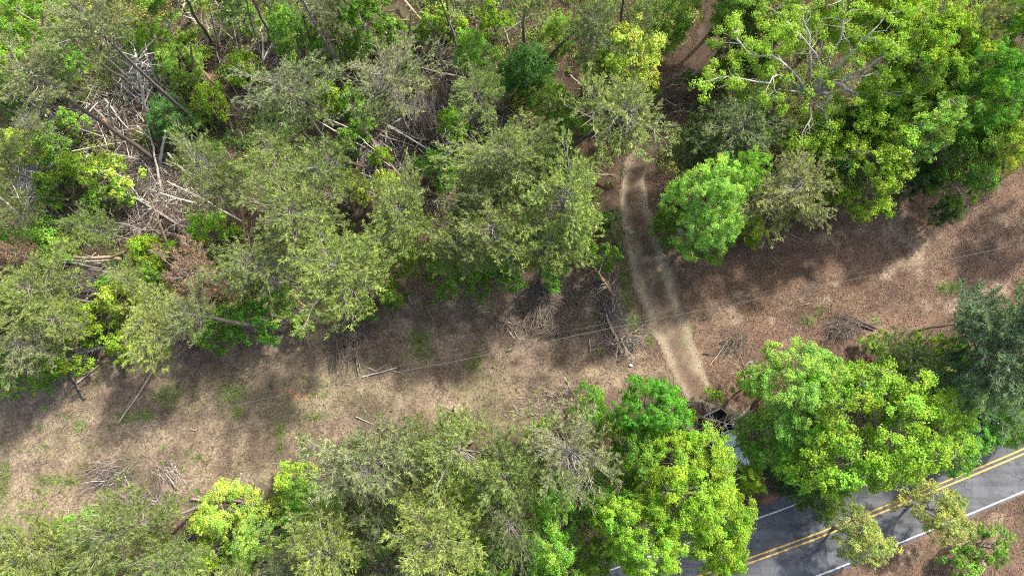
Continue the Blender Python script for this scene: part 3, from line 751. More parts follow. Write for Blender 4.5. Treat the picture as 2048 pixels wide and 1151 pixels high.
GREENS = {
    'olive': (0.195, 0.25, 0.072), 'grey': (0.205, 0.235, 0.105), 'yolive': (0.24, 0.3, 0.075), 'rust': (0.27, 0.18, 0.13), 'dkpine': (0.115, 0.18, 0.085), 'dullolive': (0.13, 0.17, 0.058),
    'brown': (0.205, 0.215, 0.075), 'green': (0.12, 0.24, 0.028), 'deep': (0.065, 0.16, 0.03), 'fresh': (0.18, 0.34, 0.05), 'vivid': (0.115, 0.285, 0.03), 'ygreen': (0.205, 0.325, 0.027), 'gold': (0.28, 0.38, 0.06),
    'neon': (0.21, 0.36, 0.035), 'pale': (0.225, 0.37, 0.07), 'mid': (0.16, 0.27, 0.033), 'dark': (0.06, 0.12, 0.028), 'white': (0.62, 0.64, 0.5),
}
BARK = {'grey': (0.23, 0.205, 0.18), 'dark': (0.12, 0.10, 0.085), 'brown': (0.19, 0.125, 0.09), 'pale': (0.42, 0.37, 0.31), 'white': (0.6, 0.56, 0.5), 'orange': (0.42, 0.24, 0.13), 'tan': (0.33, 0.25, 0.18), 'green': (0.27, 0.27, 0.17)}
_cnt = {}
def tree(kind, px, py, r, h, col, label, name=None, cat=None, base=None, bark='grey', group=None):
    """crown centre seen at px,py with radius r (survey units); h = height of the top; base = where the foot stands if it leans"""
    lst = PROTO[kind]; i = _cnt.get(kind, 0); _cnt[kind] = i + 1
    tm, cm, R, H, HC = lst[i % len(lst)]
    hc = h * HC / H
    C = G(px, py, hc); rw = r / px_per_m(px, py, hc)
    B = G(*base, 0) if base is not None else np.array([C[0] + rng.normal(0, 0.2), C[1] + rng.normal(0, 0.2), 0])
    B[2] = float(height(np.array([B[0]]), np.array([B[1]]))[0])
    A = Vector(C - B); Ln = A.length
    sxy = rw / R / (0.93 if kind in 'PLQDNS' else 1.0); sz = Ln / HC
    if name is None: name = {'P': 'pine_tree', 'L': 'pine_tree', 'Q': 'pine_tree', 'D': 'dying_pine', 'N': 'pine_tree', 'S': 'bare_tree', 'B': 'broadleaf_tree', 'C': 'broadleaf_tree', 'U': 'shrub', 'F': 'broadleaf_tree'}[kind]
    if cat is None: cat = {'U': 'shrub'}.get(kind, 'tree')
    e = bpy.data.objects.new(name, None); e.empty_display_size = 0.5; COL.objects.link(e)
    rot = Vector((0, 0, 1)).rotation_difference(A.normalized()).to_matrix() @ Matrix.Rotation(rng.uniform(0, 6.28), 3, 'Z')
    e.location = B.tolist(); e.rotation_euler = rot.to_euler(); kx = rng.uniform(0.86, 1.16) if kind != 'C' else rng.uniform(0.98, 1.02); e.scale = (sxy * kx, sxy / kx, sz)
    t = link('trunk', tm, e); pl(t, BARK[bark])
    if kind == 'L': t.scale = (1.05 / sxy, 1.05 / sxy, 1)
    g = np.array(GREENS[col]) * rng.uniform(0.93, 1.07) * rng.uniform(0.96, 1.04, 3)
    c = link('crown', cm, e); pl(c, g)
    if group is None:
        group = {'P': 'pines of the forest', 'L': 'pines of the forest', 'Q': 'pines of the forest', 'N': 'pines of the forest', 'B': 'broadleaf trees in spring leaf', 'C': 'broadleaf trees in spring leaf', 'F': 'broadleaf trees in spring leaf', 'U': 'shrubs and saplings among the trees'}.get(kind)
    tag(e, label, cat, group)
    return e

# ------------------------------------------------------------------ the trees, one by one
T = [
 # pines north-west block
 ('L', 188, 55, 90, 15.5, 'grey', 'grey-green pine crown on a long trunk leaning over the tangle of white branches', dict(base=(417, 264), bark='dark')),
 ('L', 78, 158, 82, 15, 'grey', 'thin grey pine whose long bare trunk slants down to the brown brush tangle', dict(base=(323, 328), bark='dark')),
 ('Q', 568, 180, 86, 14, 'grey', 'large silvery pine between the rusty brush pile and the bare leaning trunks', {}),
 ('Q', 775, 155, 84, 14, 'grey', 'wide grey pine just above the reddish heap of dead branches', {}),
 ('L', 955, 190, 62, 10, 'olive', 'small flat-topped olive pine above the dark gap of broken stems', dict(base=(1005, 262))),
 ('Q', 545, 305, 74, 12, 'yolive', 'yellow-tipped pine directly below the silvery one', {}),
 ('Q', 640, 345, 70, 12, 'olive', 'olive pine crossed by two slender slanting stems', {}),
 ('Q', 395, 315, 58, 11, 'olive', 'open pine at the foot of the thick leaning trunk', {}),
 ('Q', 430, 370, 50, 9, 'grey', 'small wispy pine above the brown twig heap', {}),
 ('P', 1015, 305, 92, 14, 'olive', 'full olive pine beside the fallen dead top with white twigs', {}),
 ('P', 955, 395, 60, 12, 'dullolive', 'dull pine half hidden under the full olive pine', {}),
 ('P', 1130, 400, 98, 15, 'yolive', 'yellow-olive pine with drooping sprays, nearest the west side of the track', {}),
 ('L', 1245, 232, 100, 15, 'olive', 'broad light pine on a thick dark slanting trunk beside the track', dict(base=(1107, 313), bark='dark')),
 ('P', 590, 430, 86, 13, 'olive', 'olive pine east of the stem with orange bark', {}),
 ('P', 682, 540, 116, 15, 'yolive', 'biggest pine on the north edge of the open strip, pale sprays hanging outward', {}),
 ('P', 800, 425, 72, 13, 'olive', 'olive pine below the two crossed logs', {}),
 ('P', 985, 465, 82, 13, 'olive', 'olive pine over the bright green edge bushes', {}),
 ('P', 1095, 490, 72, 12, 'yolive', 'pine over the strip with its grey foot showing below the crown', dict(base=(1068, 568))),
 ('P', 915, 490, 58, 11, 'olive', 'narrow pine tucked behind the edge bushes', {}),
 ('P', 65, 580, 76, 10.9, 'olive', 'wide pine west of the horizontal white pole, no strip beside it', {}),
 ('Q', 120, 640, 56, 9.4, 'yolive', 'light pine growing over the ends of the long fallen logs', {}),
 ('Q', 50, 690, 66, 9.4, 'grey', 'grey pine above the dark bushes in the west corner of the strip', {}),
 ('P', 300, 650, 72, 10.1, 'yolive', 'pine hanging over the long pale pole on the strip', {}),
 ('L', 385, 630, 56, 10.9, 'grey', 'sparse grey pine whose trunk comes out of the strip edge', dict(base=(570, 658), bark='grey')),
 ('D', 385, 550, 66, 8.6, 'rust', 'rust-brown dying pine among the green ones', {}),
 ('Q', 505, 530, 74, 12, 'olive', 'ragged pine between the rusty pine and the biggest edge pine', {}),
 ('P', 168, 455, 44, 8, 'olive', 'little round pine beside the grey jumble of sticks', {}),
 ('Q', 260, 560, 38, 6.2, 'yolive', 'yellowish young pine over the brown log with white stubs', {}),
 ('D', 22, 505, 34, 7, 'rust', 'small rusty pine at the tip of the long log', {}),
 ('Q', 60, 250, 34, 6, 'grey', 'knee-high grey pine among criss-crossed pale logs', {}),
 ('Q', 30, 420, 40, 8, 'olive', 'thin olive pine by the pair of short fallen poles', {}),
 ('Q', 640, 20, 46, 9, 'grey', 'scraggy grey pine between two forked bare trunks', {}),
 # pines north-east and middle top
 ('P', 1190, 60, 66, 13, 'dullolive', 'dull pine behind the lemon-yellow tree', {}),
 ('P', 1290, 30, 56, 12, 'olive', 'olive pine over the lemon-yellow tree, west of the dark track', {}),
 ('P', 1475, 255, 84, 12, 'dullolive', 'dull brownish pine between the track and the bare-limbed tree', {}),
 ('P', 1585, 380, 96, 11.5, 'brown', 'dense olive-brown pine next to the mint-green tree on the strip', {}),
 ('P', 1385, 310, 44, 9, 'dullolive', 'dark pine shading the narrow bend of the track', {}),
 ('P', 1945, 60, 58, 15, 'brown', 'brownish pine between two bright broadleaf crowns', {}),
 ('P', 1560, 210, 46, 12, 'brown', 'low brown pine under the bare limbs', {}),
 # pines south block
 ('P', 735, 930, 104, 15, 'grey', 'grey pine over the south edge of the strip, west end of its row', {}),
 ('P', 925, 900, 96, 15, 'olive', 'olive-grey pine in the middle of the south row', {}),
 ('P', 1010, 945, 80, 14, 'olive', 'feathery pine east of the middle one in the south row', {}),
 ('Q', 1140, 905, 102, 15, 'grey', 'pine with bare silver twigs showing beside the vivid green tree', {}),
 ('P', 640, 1095, 88, 15, 'yolive', 'pine beside the pale mint bush at the bottom of the woods', {}),
 ('P', 870, 1075, 98, 16, 'yolive', 'big yellow-olive pine with fanned sprays south of the row', {}),
 ('P', 230, 1065, 104, 14, 'olive', 'olive-grey pine west of the golden bushes', {}),
 ('P', 60, 1110, 84, 13, 'yolive', 'yellowish pine in the south-west corner', {}),
 ('P', 765, 1040, 60, 12, 'dullolive', 'shaded pine in the gap between two grey ones', {}),
 ('Q', 1020, 1045, 70, 13, 'dullolive', 'dull pine above the pair of green bushes', {}),
 ('Q', 330, 1125, 60, 12, 'olive', 'thin pine below the broken dark log', {}),
 ('P', 560, 1140, 56, 12, 'grey', 'grey pine top below the pale mint bush', {}),
 ('P', 820, 880, 46, 9, 'olive', 'short pine filling the gap at the strip edge', {}),
 ('N', 2025, 700, 118, 17, 'dkpine', 'tall blue-green pine with tufted foliage at the east side', {}),
 ('P', 1830, 750, 78, 12, 'dullolive', 'dark pine between the tufted pine and the big lime tree', {}),
 ('Q', 1960, 640, 40, 10, 'dkpine', 'slim dark pine top leaning out over the leafy strip', {}),
 # broadleaf north-west
 ('U', 560, 30, 36, 5, 'ygreen', 'yellow-green bush between two slender bare trunks at the north border', {}),
 ('U', 640, 100, 30, 4, 'fresh', 'fresh bush beside the short dark snag', {}),
 ('U', 820, 150, 26, 3, 'green', 'green bush under the pale log laid across the stem', {}),
 ('U', 860, 50, 34, 4, 'mid', 'bush beyond the long brown log, by the clearing', {}),
 ('B', 1480, 45, 46, 8, 'dark', 'dark olive tree shading the topmost reach of the track', {}),
 ('U', 1455, 130, 30, 4, 'mid', 'low green bush between the track and the bare-limbed tree', {}),
 ('U', 1390, 160, 30, 3, 'dark', 'dark bush halfway along the shaded track', {}),
 ('U', 1295, 170, 30, 4, 'mid', 'bush squeezed between the lemon-yellow tree and track', {}),
 ('B', 335, 232, 52, 4.5, 'deep', 'deep green round tree crossed by the thick leaning trunk', {}),
 ('U', 415, 200, 42, 4, 'ygreen', 'yellow-green bush above the rusty brush heap', {}),
 ('B', 350, 120, 50, 4, 'mid', 'soft green sapling clump behind the white dead branches', {}),
 ('U', 300, 70, 34, 5, 'neon', 'bright lime bush by the upright white stick', {}),
 ('U', 270, 85, 26, 4, 'neon', 'lime sprig west of the upright white stick', {}),
 ('B', 50, 40, 76, 9, 'mid', 'olive-green tree in the north-west corner', {}),
 ('B', 15, 120, 56, 8, 'ygreen', 'lime tree above the short pale log stub', {}),
 ('B', 120, 120, 48, 7, 'green', 'mid-green tree between two grey pines', {}),
 ('U', 5, 190, 34, 5, 'green', 'green bush below the short pale log stub', {}),
 ('U', 205, 345, 56, 6, 'gold', 'pale yellow bush with a curved white branch before it', {}),
 ('U', 155, 330, 36, 5, 'ygreen', 'lime bush left growing behind the pale yellow one'.replace('left ', ''), {}),
 ('U', 45, 290, 44, 5, 'gold', 'straw-yellow bush near the fan of thin grey sticks', {}),
 ('U', 100, 285, 42, 5, 'fresh', 'fresh green bush under the broken pale log', {}),
 ('U', 140, 240, 26, 4, 'fresh', 'small green bush beside the brown upright stem', {}),
 ('U', 100, 365, 40, 4, 'mid', 'green bush beside the orange earth scar', {}),
 ('U', 200, 395, 40, 4, 'green', 'shaded green bush under the curved white branch', {}),
 ('U', 408, 455, 42, 5, 'neon', 'single bright lime bush standing in the brown twigs', {}),
 ('U', 70, 480, 56, 4, 'fresh', 'spreading green bush above the long brown log', {}),
 ('U', 125, 485, 26, 3, 'ygreen', 'low lime bush between the green bush and round pine', {}),
 ('U', 20, 480, 30, 4, 'green', 'green bush by the rusty pine', {}),
 ('U', 645, 190, 40, 5, 'ygreen', 'lime bush tucked beside the silvery pine', {}),
 ('B', 580, 60, 54, 8, 'green', 'leafy green tree between the slender bare trunks', {}),
 ('U', 470, 25, 40, 5, 'green', 'green bush at the edge of the earth gap, thin trunk beside it', {}),
 ('U', 480, 130, 36, 4, 'ygreen', 'yellowish sprig bush above the white forked snag', {}),
 ('U', 380, 80, 34, 4, 'mid', 'dark green bush by the stepped tan stem', {}),
 ('B', 715, 30, 56, 8, 'green', 'green tree between the dark trunk and long brown log', {}),
 ('U', 700, 195, 30, 4, 'fresh', 'green bush against the wide grey pine', {}),
 ('U', 700, 100, 24, 4, 'mid', 'small green bush under the dark trunk foot', {}),
 ('B', 950, 95, 46, 7, 'fresh', 'soft round fresh-green tree north of the deep green one', {}),
 ('U', 985, 30, 34, 6, 'neon', 'bright lime sapling between two pale trunks', {}),
 ('U', 900, 40, 44, 5, 'ygreen', 'yellow-green bush in the clearing by the long straight trunk', {}),
 ('U', 780, 60, 36, 4, 'green', 'green bush beside the short fallen crossbar log', {}),
 ('B', 1050, 130, 56, 8, 'deep', 'deep green tree west of the slanting dark limb', {}),
 ('U', 1020, 150, 36, 6, 'fresh', 'light green bush before the deep green tree', {}),
 ('B', 1100, 190, 46, 6, 'mid', 'soft green sapling by the bare slanting stem', {}),
 ('U', 730, 232, 36, 5, 'fresh', 'bright green bush over the end of the reddish log', {}),
 ('U', 700, 275, 34, 4, 'green', 'green bush beneath the reddish log', {}),
 ('U', 905, 245, 34, 6, 'fresh', 'upright green bush beside the black stem with white arms', {}),
 ('U', 875, 330, 44, 5, 'vivid', 'rich green bush below the fallen dead top', {}),
 ('U', 760, 310, 24, 3, 'ygreen', 'small yellowish bush between the two crossed logs', {}),
 ('U', 775, 375, 40, 6, 'gold', 'yellow-tipped bush where the two logs meet', {}),
 ('U', 715, 370, 34, 6, 'gold', 'pale yellow bush beside the leaning white sticks', {}),
 ('B', 1120, 60, 44, 8, 'mid', 'green tree behind the dull pine', {}),
 ('U', 1140, 250, 34, 4, 'mid', 'low green bush below the bare slanting stem', {}),
 ('B', 1262, 105, 84, 13, 'gold', 'lemon-yellow spring tree standing beside the dark track', {}),
 ('B', 1210, 130, 40, 9, 'ygreen', 'yellow-green sapling under the lemon-yellow tree', {}),
 ('B', 1345, 22, 46, 11, 'green', 'green tree over the far end of the track', {}),
 # edge bushes along north side of strip
 ('U', 1010, 530, 50, 7, 'vivid', 'glossy vivid green bush at the strip edge beside the pine foot', {}),
 ('U', 895, 545, 48, 6, 'green', 'green bush over the thin leaning dead stem', {}),
 ('U', 950, 555, 34, 5, 'green', 'small edge bush between two bigger green ones', {}),
 ('U', 1108, 545, 30, 5, 'vivid', 'green bush alone east of the pine foot', {}),
 ('U', 1212, 515, 34, 5, 'green', 'green bush beside the track above the fallen branchy pine', {}),
 ('U', 1160, 490, 36, 6, 'green', 'shaded green bush under the yellow-olive pine', {}),
 ('U', 1215, 440, 30, 5, 'dark', 'dark bush on the verge of the narrow track', {}),
 ('U', 835, 520, 46, 7, 'mid', 'green bush between the biggest edge pine and narrow pine', {}),
 ('U', 780, 590, 30, 5, 'mid', 'low green bush beneath the biggest edge pine', {}),
 ('U', 730, 615, 26, 4, 'green', 'bush at the corner of the dark twig heap', {}),
 ('U', 490, 640, 60, 5, 'vivid', 'spreading vivid green bush around the grey leaning trunk', {}),
 ('U', 420, 665, 44, 5, 'green', 'green bush under the sparse grey pine', {}),
 ('U', 600, 650, 26, 3, 'mid', 'small bush near the bare thin sapling', {}),
 ('U', 560, 600, 36, 5, 'green', 'bush behind the grey leaning trunk foot', {}),
 ('U', 240, 690, 34, 4, 'ygreen', 'lime bush beside the fallen silvery tree', {}),
 ('U', 115, 715, 40, 6, 'ygreen', 'lime bush west of the fallen silvery tree', {}),
 ('B', 25, 745, 50, 7, 'green', 'dark green tree at the west end of the strip', {}),
 ('U', 100, 765, 22, 2.5, 'green', 'small green bush standing apart on the strip corner', {}),
 ('U', 165, 640, 44, 6, 'ygreen', 'yellow-green bush south of the horizontal white pole', {}),
 ('U', 235, 600, 44, 6, 'gold', 'golden bush under the brown log with white stubs', {}),
 ('U', 215, 570, 30, 4, 'green', 'green bush behind the golden one', {}),
 ('U', 10, 590, 30, 5, 'gold', 'golden-green bush at the west margin', {}),
 ('U', 290, 500, 40, 5, 'ygreen', 'lime bush over the end of the long brown log', {}),
 ('U', 300, 545, 26, 4, 'fresh', 'green sprig bush between the log ends and rusty pine', {}),
 # broadleaf north-east
 ('C', 1430, 395, 92, 15.5, 'pale', 'mint-green round tree standing at the corner of track and strip', dict(name='broadleaf_tree')),
 ('F', 1485, 350, 46, 15, 'fresh', 'light green top bulging beside the dense olive-brown pine', {}),
 ('B', 1410, 460, 66, 7, 'green', 'darker green skirt tree below the mint-green one', {}),
 ('U', 1500, 450, 40, 5, 'ygreen', 'lime bush between mint tree and olive-brown pine', {}),
 ('U', 1330, 440, 30, 4, 'mid', 'low bush on the east verge of the track', {}),
 ('C', 1870, 90, 108, 16, 'ygreen', 'tall lime crown next to the brownish pine', {}),
 ('C', 1990, 150, 96, 15, 'vivid', 'vivid green tree on the east side under the north border', {}),
 ('B', 2030, 30, 60, 15, 'fresh', 'green crown in the north-east corner', {}),
 ('F', 1855, 255, 76, 14, 'pale', 'pale mint crown with frothy clusters in the north-east woods', {}),
 ('B', 1750, 325, 88, 12, 'ygreen', 'golden-lime tree at the edge of the leafy strip', {}),
 ('B', 1930, 200, 70, 13, 'ygreen', 'lime spray east of the bare-limbed tree', {}),
 ('B', 1950, 310, 80, 10, 'green', 'green tree with its skirt over the leafy strip', {}),
 ('B', 2025, 290, 56, 12, 'gold', 'yellowish crown over the strip near the east border', {}),
 ('B', 1680, 345, 56, 8, 'dark', 'dark green tree in shade beside the golden-lime one', {}),
 ('B', 1800, 170, 60, 10, 'mid', 'shaded green tree under the tall lime crown', {}),
 ('B', 1700, 260, 60, 9, 'dark', 'dark green tree below the bare limbs', {}),
 ('B', 1850, 350, 44, 6, 'dark', 'low dark tree fringing the leafy strip', {}),
 ('B', 1540, 60, 38, 8, 'mid', 'shaded tree between the track and the bare-limbed tree', {}),
 ('B', 1640, 280, 60, 9, 'mid', 'green tree filling the space below the bare limbs and the olive-brown pine', {}),
 ('B', 1745, 235, 56, 10, 'green', 'shaded green tree east below the bare limbs', {}),
 ('B', 1600, 330, 44, 7, 'dark', 'dark low tree behind the olive-brown pine', {}),
 ('B', 2000, 50, 70, 14, 'ygreen', 'lime crown touching the north-east corner crown', {}),
 ('B', 1800, 20, 70, 14, 'ygreen', 'lime crown on the north border behind the tall lime one', {}),
 ('B', 2030, 220, 60, 12, 'green', 'green crown on the east border above the yellowish one', {}),
 ('B', 1900, 420, 34, 4, 'dark', 'lowest dark bush-like tree hugging the leafy strip', {}),
 ('B', 1515, 112, 36, 7, 'dark', 'dark tree shading the far track from the east', {}),
 ('B', 1970, 840, 74, 5, 'vivid', 'dark leafy thicket tree over the far lane near the east border', {}),
 ('B', 2030, 810, 60, 7, 'green', 'green tree under the tufted pine', {}),
 ('B', 1920, 800, 56, 8, 'green', 'green tree in shade between the big lime tree and tufted pine', {}),
 ('B', 1920, 900, 50, 5, 'vivid', 'low bright thicket at the road edge east of the big lime tree', {}),
 ('B', 2040, 860, 44, 4, 'green', 'low thicket at the east border covering the far lane', {}),
 # south
 ('C', 1312, 815, 74, 12, 'vivid', 'vivid green tree at the mouth of the track, south of the strip', {}),
 ('B', 1500, 958, 36, 8, 'ygreen', 'lime sapling leaning over the bonnet of the pickup truck', {}),
 ('B', 1275, 905, 58, 11, 'green', 'green tree under the vivid one at the mouth of the track', {}),
 ('B', 1180, 830, 50, 7, 'green', 'green bushy tree between vivid tree and silver-twigged pine', {}),
 ('C', 1402, 992, 130, 13, 'ygreen', 'huge lime tree standing over the pickup truck', {}),
 ('C', 1290, 1080, 100, 13, 'neon', 'lime tree south-west of the truck, tufts like flowers', {}),
 ('B', 1450, 1110, 60, 11, 'ygreen', 'lime tree leaning over the near lane of the road', {}),
 ('B', 1225, 1000, 66, 10, 'green', 'green tree west of the huge lime one', {}),
 ('B', 1100, 1100, 64, 10, 'fresh', 'fresh green tree with open tufts south of the dull pine', {}),
 ('B', 980, 1130, 50, 10, 'green', 'green tree beside the big yellow-olive pine', {}),
 ('B', 1190, 1130, 46, 7, 'mid', 'small green tree by the gap of bare earth', {}),
 ('B', 1110, 1010, 60, 9, 'fresh', 'round-leaved green tree below the silver-twigged pine', {}),
 ('B', 930, 1010, 40, 8, 'ygreen', 'yellow-green sapling between the south pines', {}),
 ('C', 1612, 790, 112, 12, 'pale', 'pale apple-green tree facing the leafy strip', dict()),
 ('B', 1550, 880, 62, 9, 'fresh', 'green tree beside the bare grey limbs above the truck', {}),
 ('U', 1510, 770, 34, 6, 'ygreen', 'lime bush by the grey stump', {}),
 ('C', 1778, 858, 170, 15, 'ygreen', 'big round lime tree overhanging the road', {}),
 ('B', 1885, 725, 62, 12, 'neon', 'bright lime crown beside the tufted pine', {}),
 ('B', 1700, 760, 50, 9, 'mid', 'green tree between the apple-green and big lime trees', {}),
 ('B', 1610, 960, 60, 5, 'dark', 'low dark tree in the shaded hollow by the road', {}),
 ('U', 1650, 1000, 46, 4, 'mid', 'bush at the edge of the asphalt under the big lime tree', {}),
 ('U', 1760, 690, 30, 3, 'mid', 'small bush by the scattered white litter on the strip', {}),
 ('F', 1730, 1075, 66, 6, 'yolive', 'thin olive-green tree reaching over both lanes', {}),
 ('F', 1885, 1022, 68, 6, 'yolive', 'olive-green tree over the white edge line, east of the thin one', {}),
 ('U', 1985, 1095, 44, 4, 'green', 'green bush beyond the road in the corner', {}),
 ('U', 1935, 1135, 34, 3, 'fresh', 'small bush below the green one beyond the road', {}),
 ('U', 585, 965, 46, 5, 'neon', 'neon yellow-green bush jutting onto the strip', {}),
 ('U', 540, 1015, 34, 4, 'gold', 'golden bush next to the neon one', {}),
 ('B', 440, 1025, 62, 7, 'gold', 'golden-green tree over the broken log ends', {}),
 ('F', 510, 1085, 62, 9, 'pale', 'pale mint tree with frothy leaves beside the golden ones', {}),
 ('B', 610, 1020, 62, 7, 'green', 'rich green tree behind the neon bush', {}),
 ('U', 145, 1060, 44, 5, 'vivid', 'bright green bush at the edge of the bleached grass', {}),
 ('U', 410, 1110, 46, 7, 'ygreen', 'lime tree top below the golden-green tree', dict(name='broadleaf_tree')),
 ('U', 30, 1145, 30, 4, 'green', 'green bush at the foot of the corner pine', {}),
 ('U', 860, 905, 30, 5, 'ygreen', 'lime bush glowing between the south pines', {}),
 ('U', 1085, 865, 34, 5, 'ygreen', 'yellow-green bush beside the silver-twigged pine', {}),
]
for (k, px, py, r, h, col, lab, kw) in T:
    tree(k, px, py, r, h, col, lab, **kw)
# trees just outside the picture whose shade falls into it
for (k, px, py, r, h, col) in [('C', 2250, 90, 100, 14, 'ygreen'), ('C', 2330, 270, 90, 13, 'green'), ('C', 1760, -60, 110, 16, 'ygreen'), ('C', 2180, -40, 100, 15, 'green'), ('C', 1500, -70, 110, 13, 'mid'), ('P', 1050, -60, 90, 14, 'olive'), ('P', 880, -70, 90, 13, 'grey'), ('B', 700, -70, 80, 11, 'green'), ('P', 480, -70, 90, 14, 'grey'), ('B', 300, -60, 80, 10, 'mid'), ('P', -70, 300, 90, 13, 'olive'), ('P', -80, 620, 90, 13, 'olive'), ('N', 2150, 640, 110, 17, 'dkpine'), ('P', 100, 1240, 90, 14, 'olive'), ('P', 760, 1230, 90, 14, 'grey'), ('C', 1150, 1230, 90, 13, 'green'), ('P', 420, 1220, 90, 14, 'olive')]:
    tree(k, px, py, r, h, col, 'forest tree just past the picture border, standing among its like', group='trees past the border')

# large bare-limbed tree: trunk and limbs pale, leaves only in tufts at the ends
def limbed_tree():
    rg = np.random.default_rng(303)
    B0 = G(1600, 215, 0); top = G(1640, 150, 13)
    e = bpy.data.objects.new('broadleaf_tree', None); COL.objects.link(e); e.location = B0.tolist()
    tag(e, 'great spreading tree with pale bare limbs and yellow-green tufts north-east of the track', 'tree', 'broadleaf trees in spring leaf')
    o = np.array(B0)
    fork = G(1618, 190, 8) - o
    mb = MB(); tube(mb, [[0, 0, -0.2], fork * 0.5 + [0.1, 0, 0], fork], [0.34, 0.25, 0.18], 9)
    pl(link('trunk', mb.mesh('limbed_trunk', [M_BARK], (0,)), e), (0.3, 0.27, 0.24))
    L = [[(1660, 145, 11), (1700, 105, 13), (1745, 65, 14.5), (1775, 30, 15)], [(1560, 150, 11.5), (1530, 165, 12), (1470, 155, 12.5), (1440, 150, 12.7)],
         [(1560, 180, 11), (1520, 195, 10.5), (1490, 200, 10)], [(1620, 110, 12.5), (1615, 60, 13.5), (1600, 20, 14)], [(1680, 80, 13.2), (1685, 40, 14), (1684, -10, 15)],
         [(1665, 165, 11), (1705, 182, 11), (1735, 190, 10.5), (1790, 175, 11)], [(1622, 235, 9.5), (1605, 270, 9), (1598, 290, 8.5)], [(1655, 190, 10), (1650, 230, 9.5), (1668, 270, 9)],
         [(1560, 120, 12.5), (1500, 110, 13), (1470, 70, 13.5)], [(1720, 140, 12), (1790, 110, 13), (1850, 130, 13)], [(1640, 215, 9.2), (1660, 260, 8.6), (1665, 300, 8)],
         [(1640, 170, 10.5), (1640, 120, 12.5), (1600, 70, 13.5), (1560, 30, 14.5)], [(1740, 180, 11), (1800, 190, 11.5), (1850, 170, 12)], [(1700, 160, 11.5), (1760, 140, 12.5), (1810, 80, 14)]]
    ends = []; subs = MB()
    for pts in L:
        P = np.array([fork] + [G(*p) - o for p in pts]); S = smooth_line(P, 4); S[1:-1] += rg.normal(0, 0.06, (len(S) - 2, 3))
        mb = MB(); tube(mb, S, np.linspace(0.11, 0.025, len(S)), 6)
        n0 = len(S)
        for _ in range(14):
            i = rg.integers(int(n0 * 0.25), n0); d = unit(rg.normal(0, 1, 3) * [1, 1, 0.45] + unit(S[min(i + 1, n0 - 1)] - S[i - 1]) * 0.9); l = rg.uniform(0.8, 2.3)
            q = S[i] + d * l * 0.5 + rg.normal(0, 0.1, 3); e2 = q + unit(d + rg.normal(0, 0.4, 3)) * l * 0.5
            tube(mb, [S[i], q, e2], [0.035, 0.022, 0.01], 4, cap=False)
            if rg.random() < 0.72: ends.append(e2)
            if rg.random() < 0.4: ends.append((q + e2) / 2 + rg.normal(0, 0.3, 3))
        ends.append(S[-1])
        pl(link('limb', mb.mesh('limb', [M_BARK], (0,)), e), (0.42, 0.39, 0.35))
    for _ in range(170):   # outer tufts
        a = rg.uniform(0, 6.28); r = rg.uniform(3.2, 7.4); c = G(1655, 130, 11.5) - o
        ends.append(c + np.array([math.cos(a) * r * 1.15, math.sin(a) * r * 0.75, rg.uniform(-2.0, 1.2) - 0.15 * r]))
    mb = MB()
    global rng
    save = rng; rng = rg
    hub = G(1640, 175, 11)[:2] - o[:2]
    for c in ends:
        if np.linalg.norm(c[:2] - hub) < 3.2 and rg.random() < 0.7: continue
        r = rg.uniform(0.3, 0.62); k = int(150 * r / 0.45)
        sp = rg.normal(0, 1, (5, 3)); sp /= np.linalg.norm(sp, axis=1)[:, None]; sp[:, 2] *= 0.5
        P = c + sp[rg.integers(0, 5, k)] * r * 0.7 + rg.normal(0, 0.3 * r, (k, 3))
        N = (P - c) / r + [0, 0, 0.8] + rg.normal(0, 0.45, (k, 3))
        leaves(mb, P, N, rg.uniform(0.1, 0.17, k), 1.42 * rg.uniform(0.8, 1.2) * rg.uniform(0.75, 1.25, (k, 1)) * np.ones((1, 3)))
    rng = save
    pl(link('crown', mb.mesh('limbed_crown', [M_LEAF]), e), GREENS['ygreen'])
limbed_tree()

# bare grey tree over the truck
for (px, py, r, h, lab) in [(1455, 845, 46, 9, 'bare grey tree with forked limbs reaching over the dark truck bed'), (1385, 860, 34, 9, 'leafless grey tree crown west of the truck beside the vivid green tree'), (1412, 805, 30, 8, 'bare twiggy tree at the mouth of the track, before the truck')]:
    tree('S', px, py, r, h, 'grey', lab, bark='pale', group='leafless grey trees')
for (px, py, r, h, col, lab) in [(1430, 790, 20, 4, 'ygreen', 'small yellow-green sapling by the track mouth'), (1375, 830, 20, 6, 'ygreen', 'yellow-green sprig between the two leafless trees'), (1120, 330, 20, 5, 'dark', 'dark sprig at the foot of the thick slanting trunk')]:
    tree('U', px, py, r, h, col, lab)

# ------------------------------------------------------------------ dead stems, logs and snags
def branchy(rg, a, b, r0, nb, blen, updir, spread=1.0):
    """side branches for a stem from a to b: a list of point lists"""
    out = []
    d = b - a; L = np.linalg.norm(d); u = d / L
    for i in range(nb):
        t = rg.uniform(0.08, 0.97)
        s = a + d * t; w = rg.normal(0, 1, 3); w -= u * np.dot(w, u); w = unit(w)
        if updir: w[2] = abs(w[2]) * 0.9 + 0.05
        dd = unit(w * spread + u * rg.uniform(0.1, 0.8)); l = blen * rg.uniform(0.35, 1.15) * (1.1 - 0.5 * t)
        m = s + dd * l * 0.45 + rg.normal(0, 0.05 * l, 3); e = m + unit(dd + rg.normal(0, 0.35, 3)) * l * 0.55
        for q in (m, e): q[2] = max(q[2], 0.06)
        out.append((np.array([s, m, e]), r0 * rg.uniform(0.2, 0.4)))
    return out
STEM_LINES = []
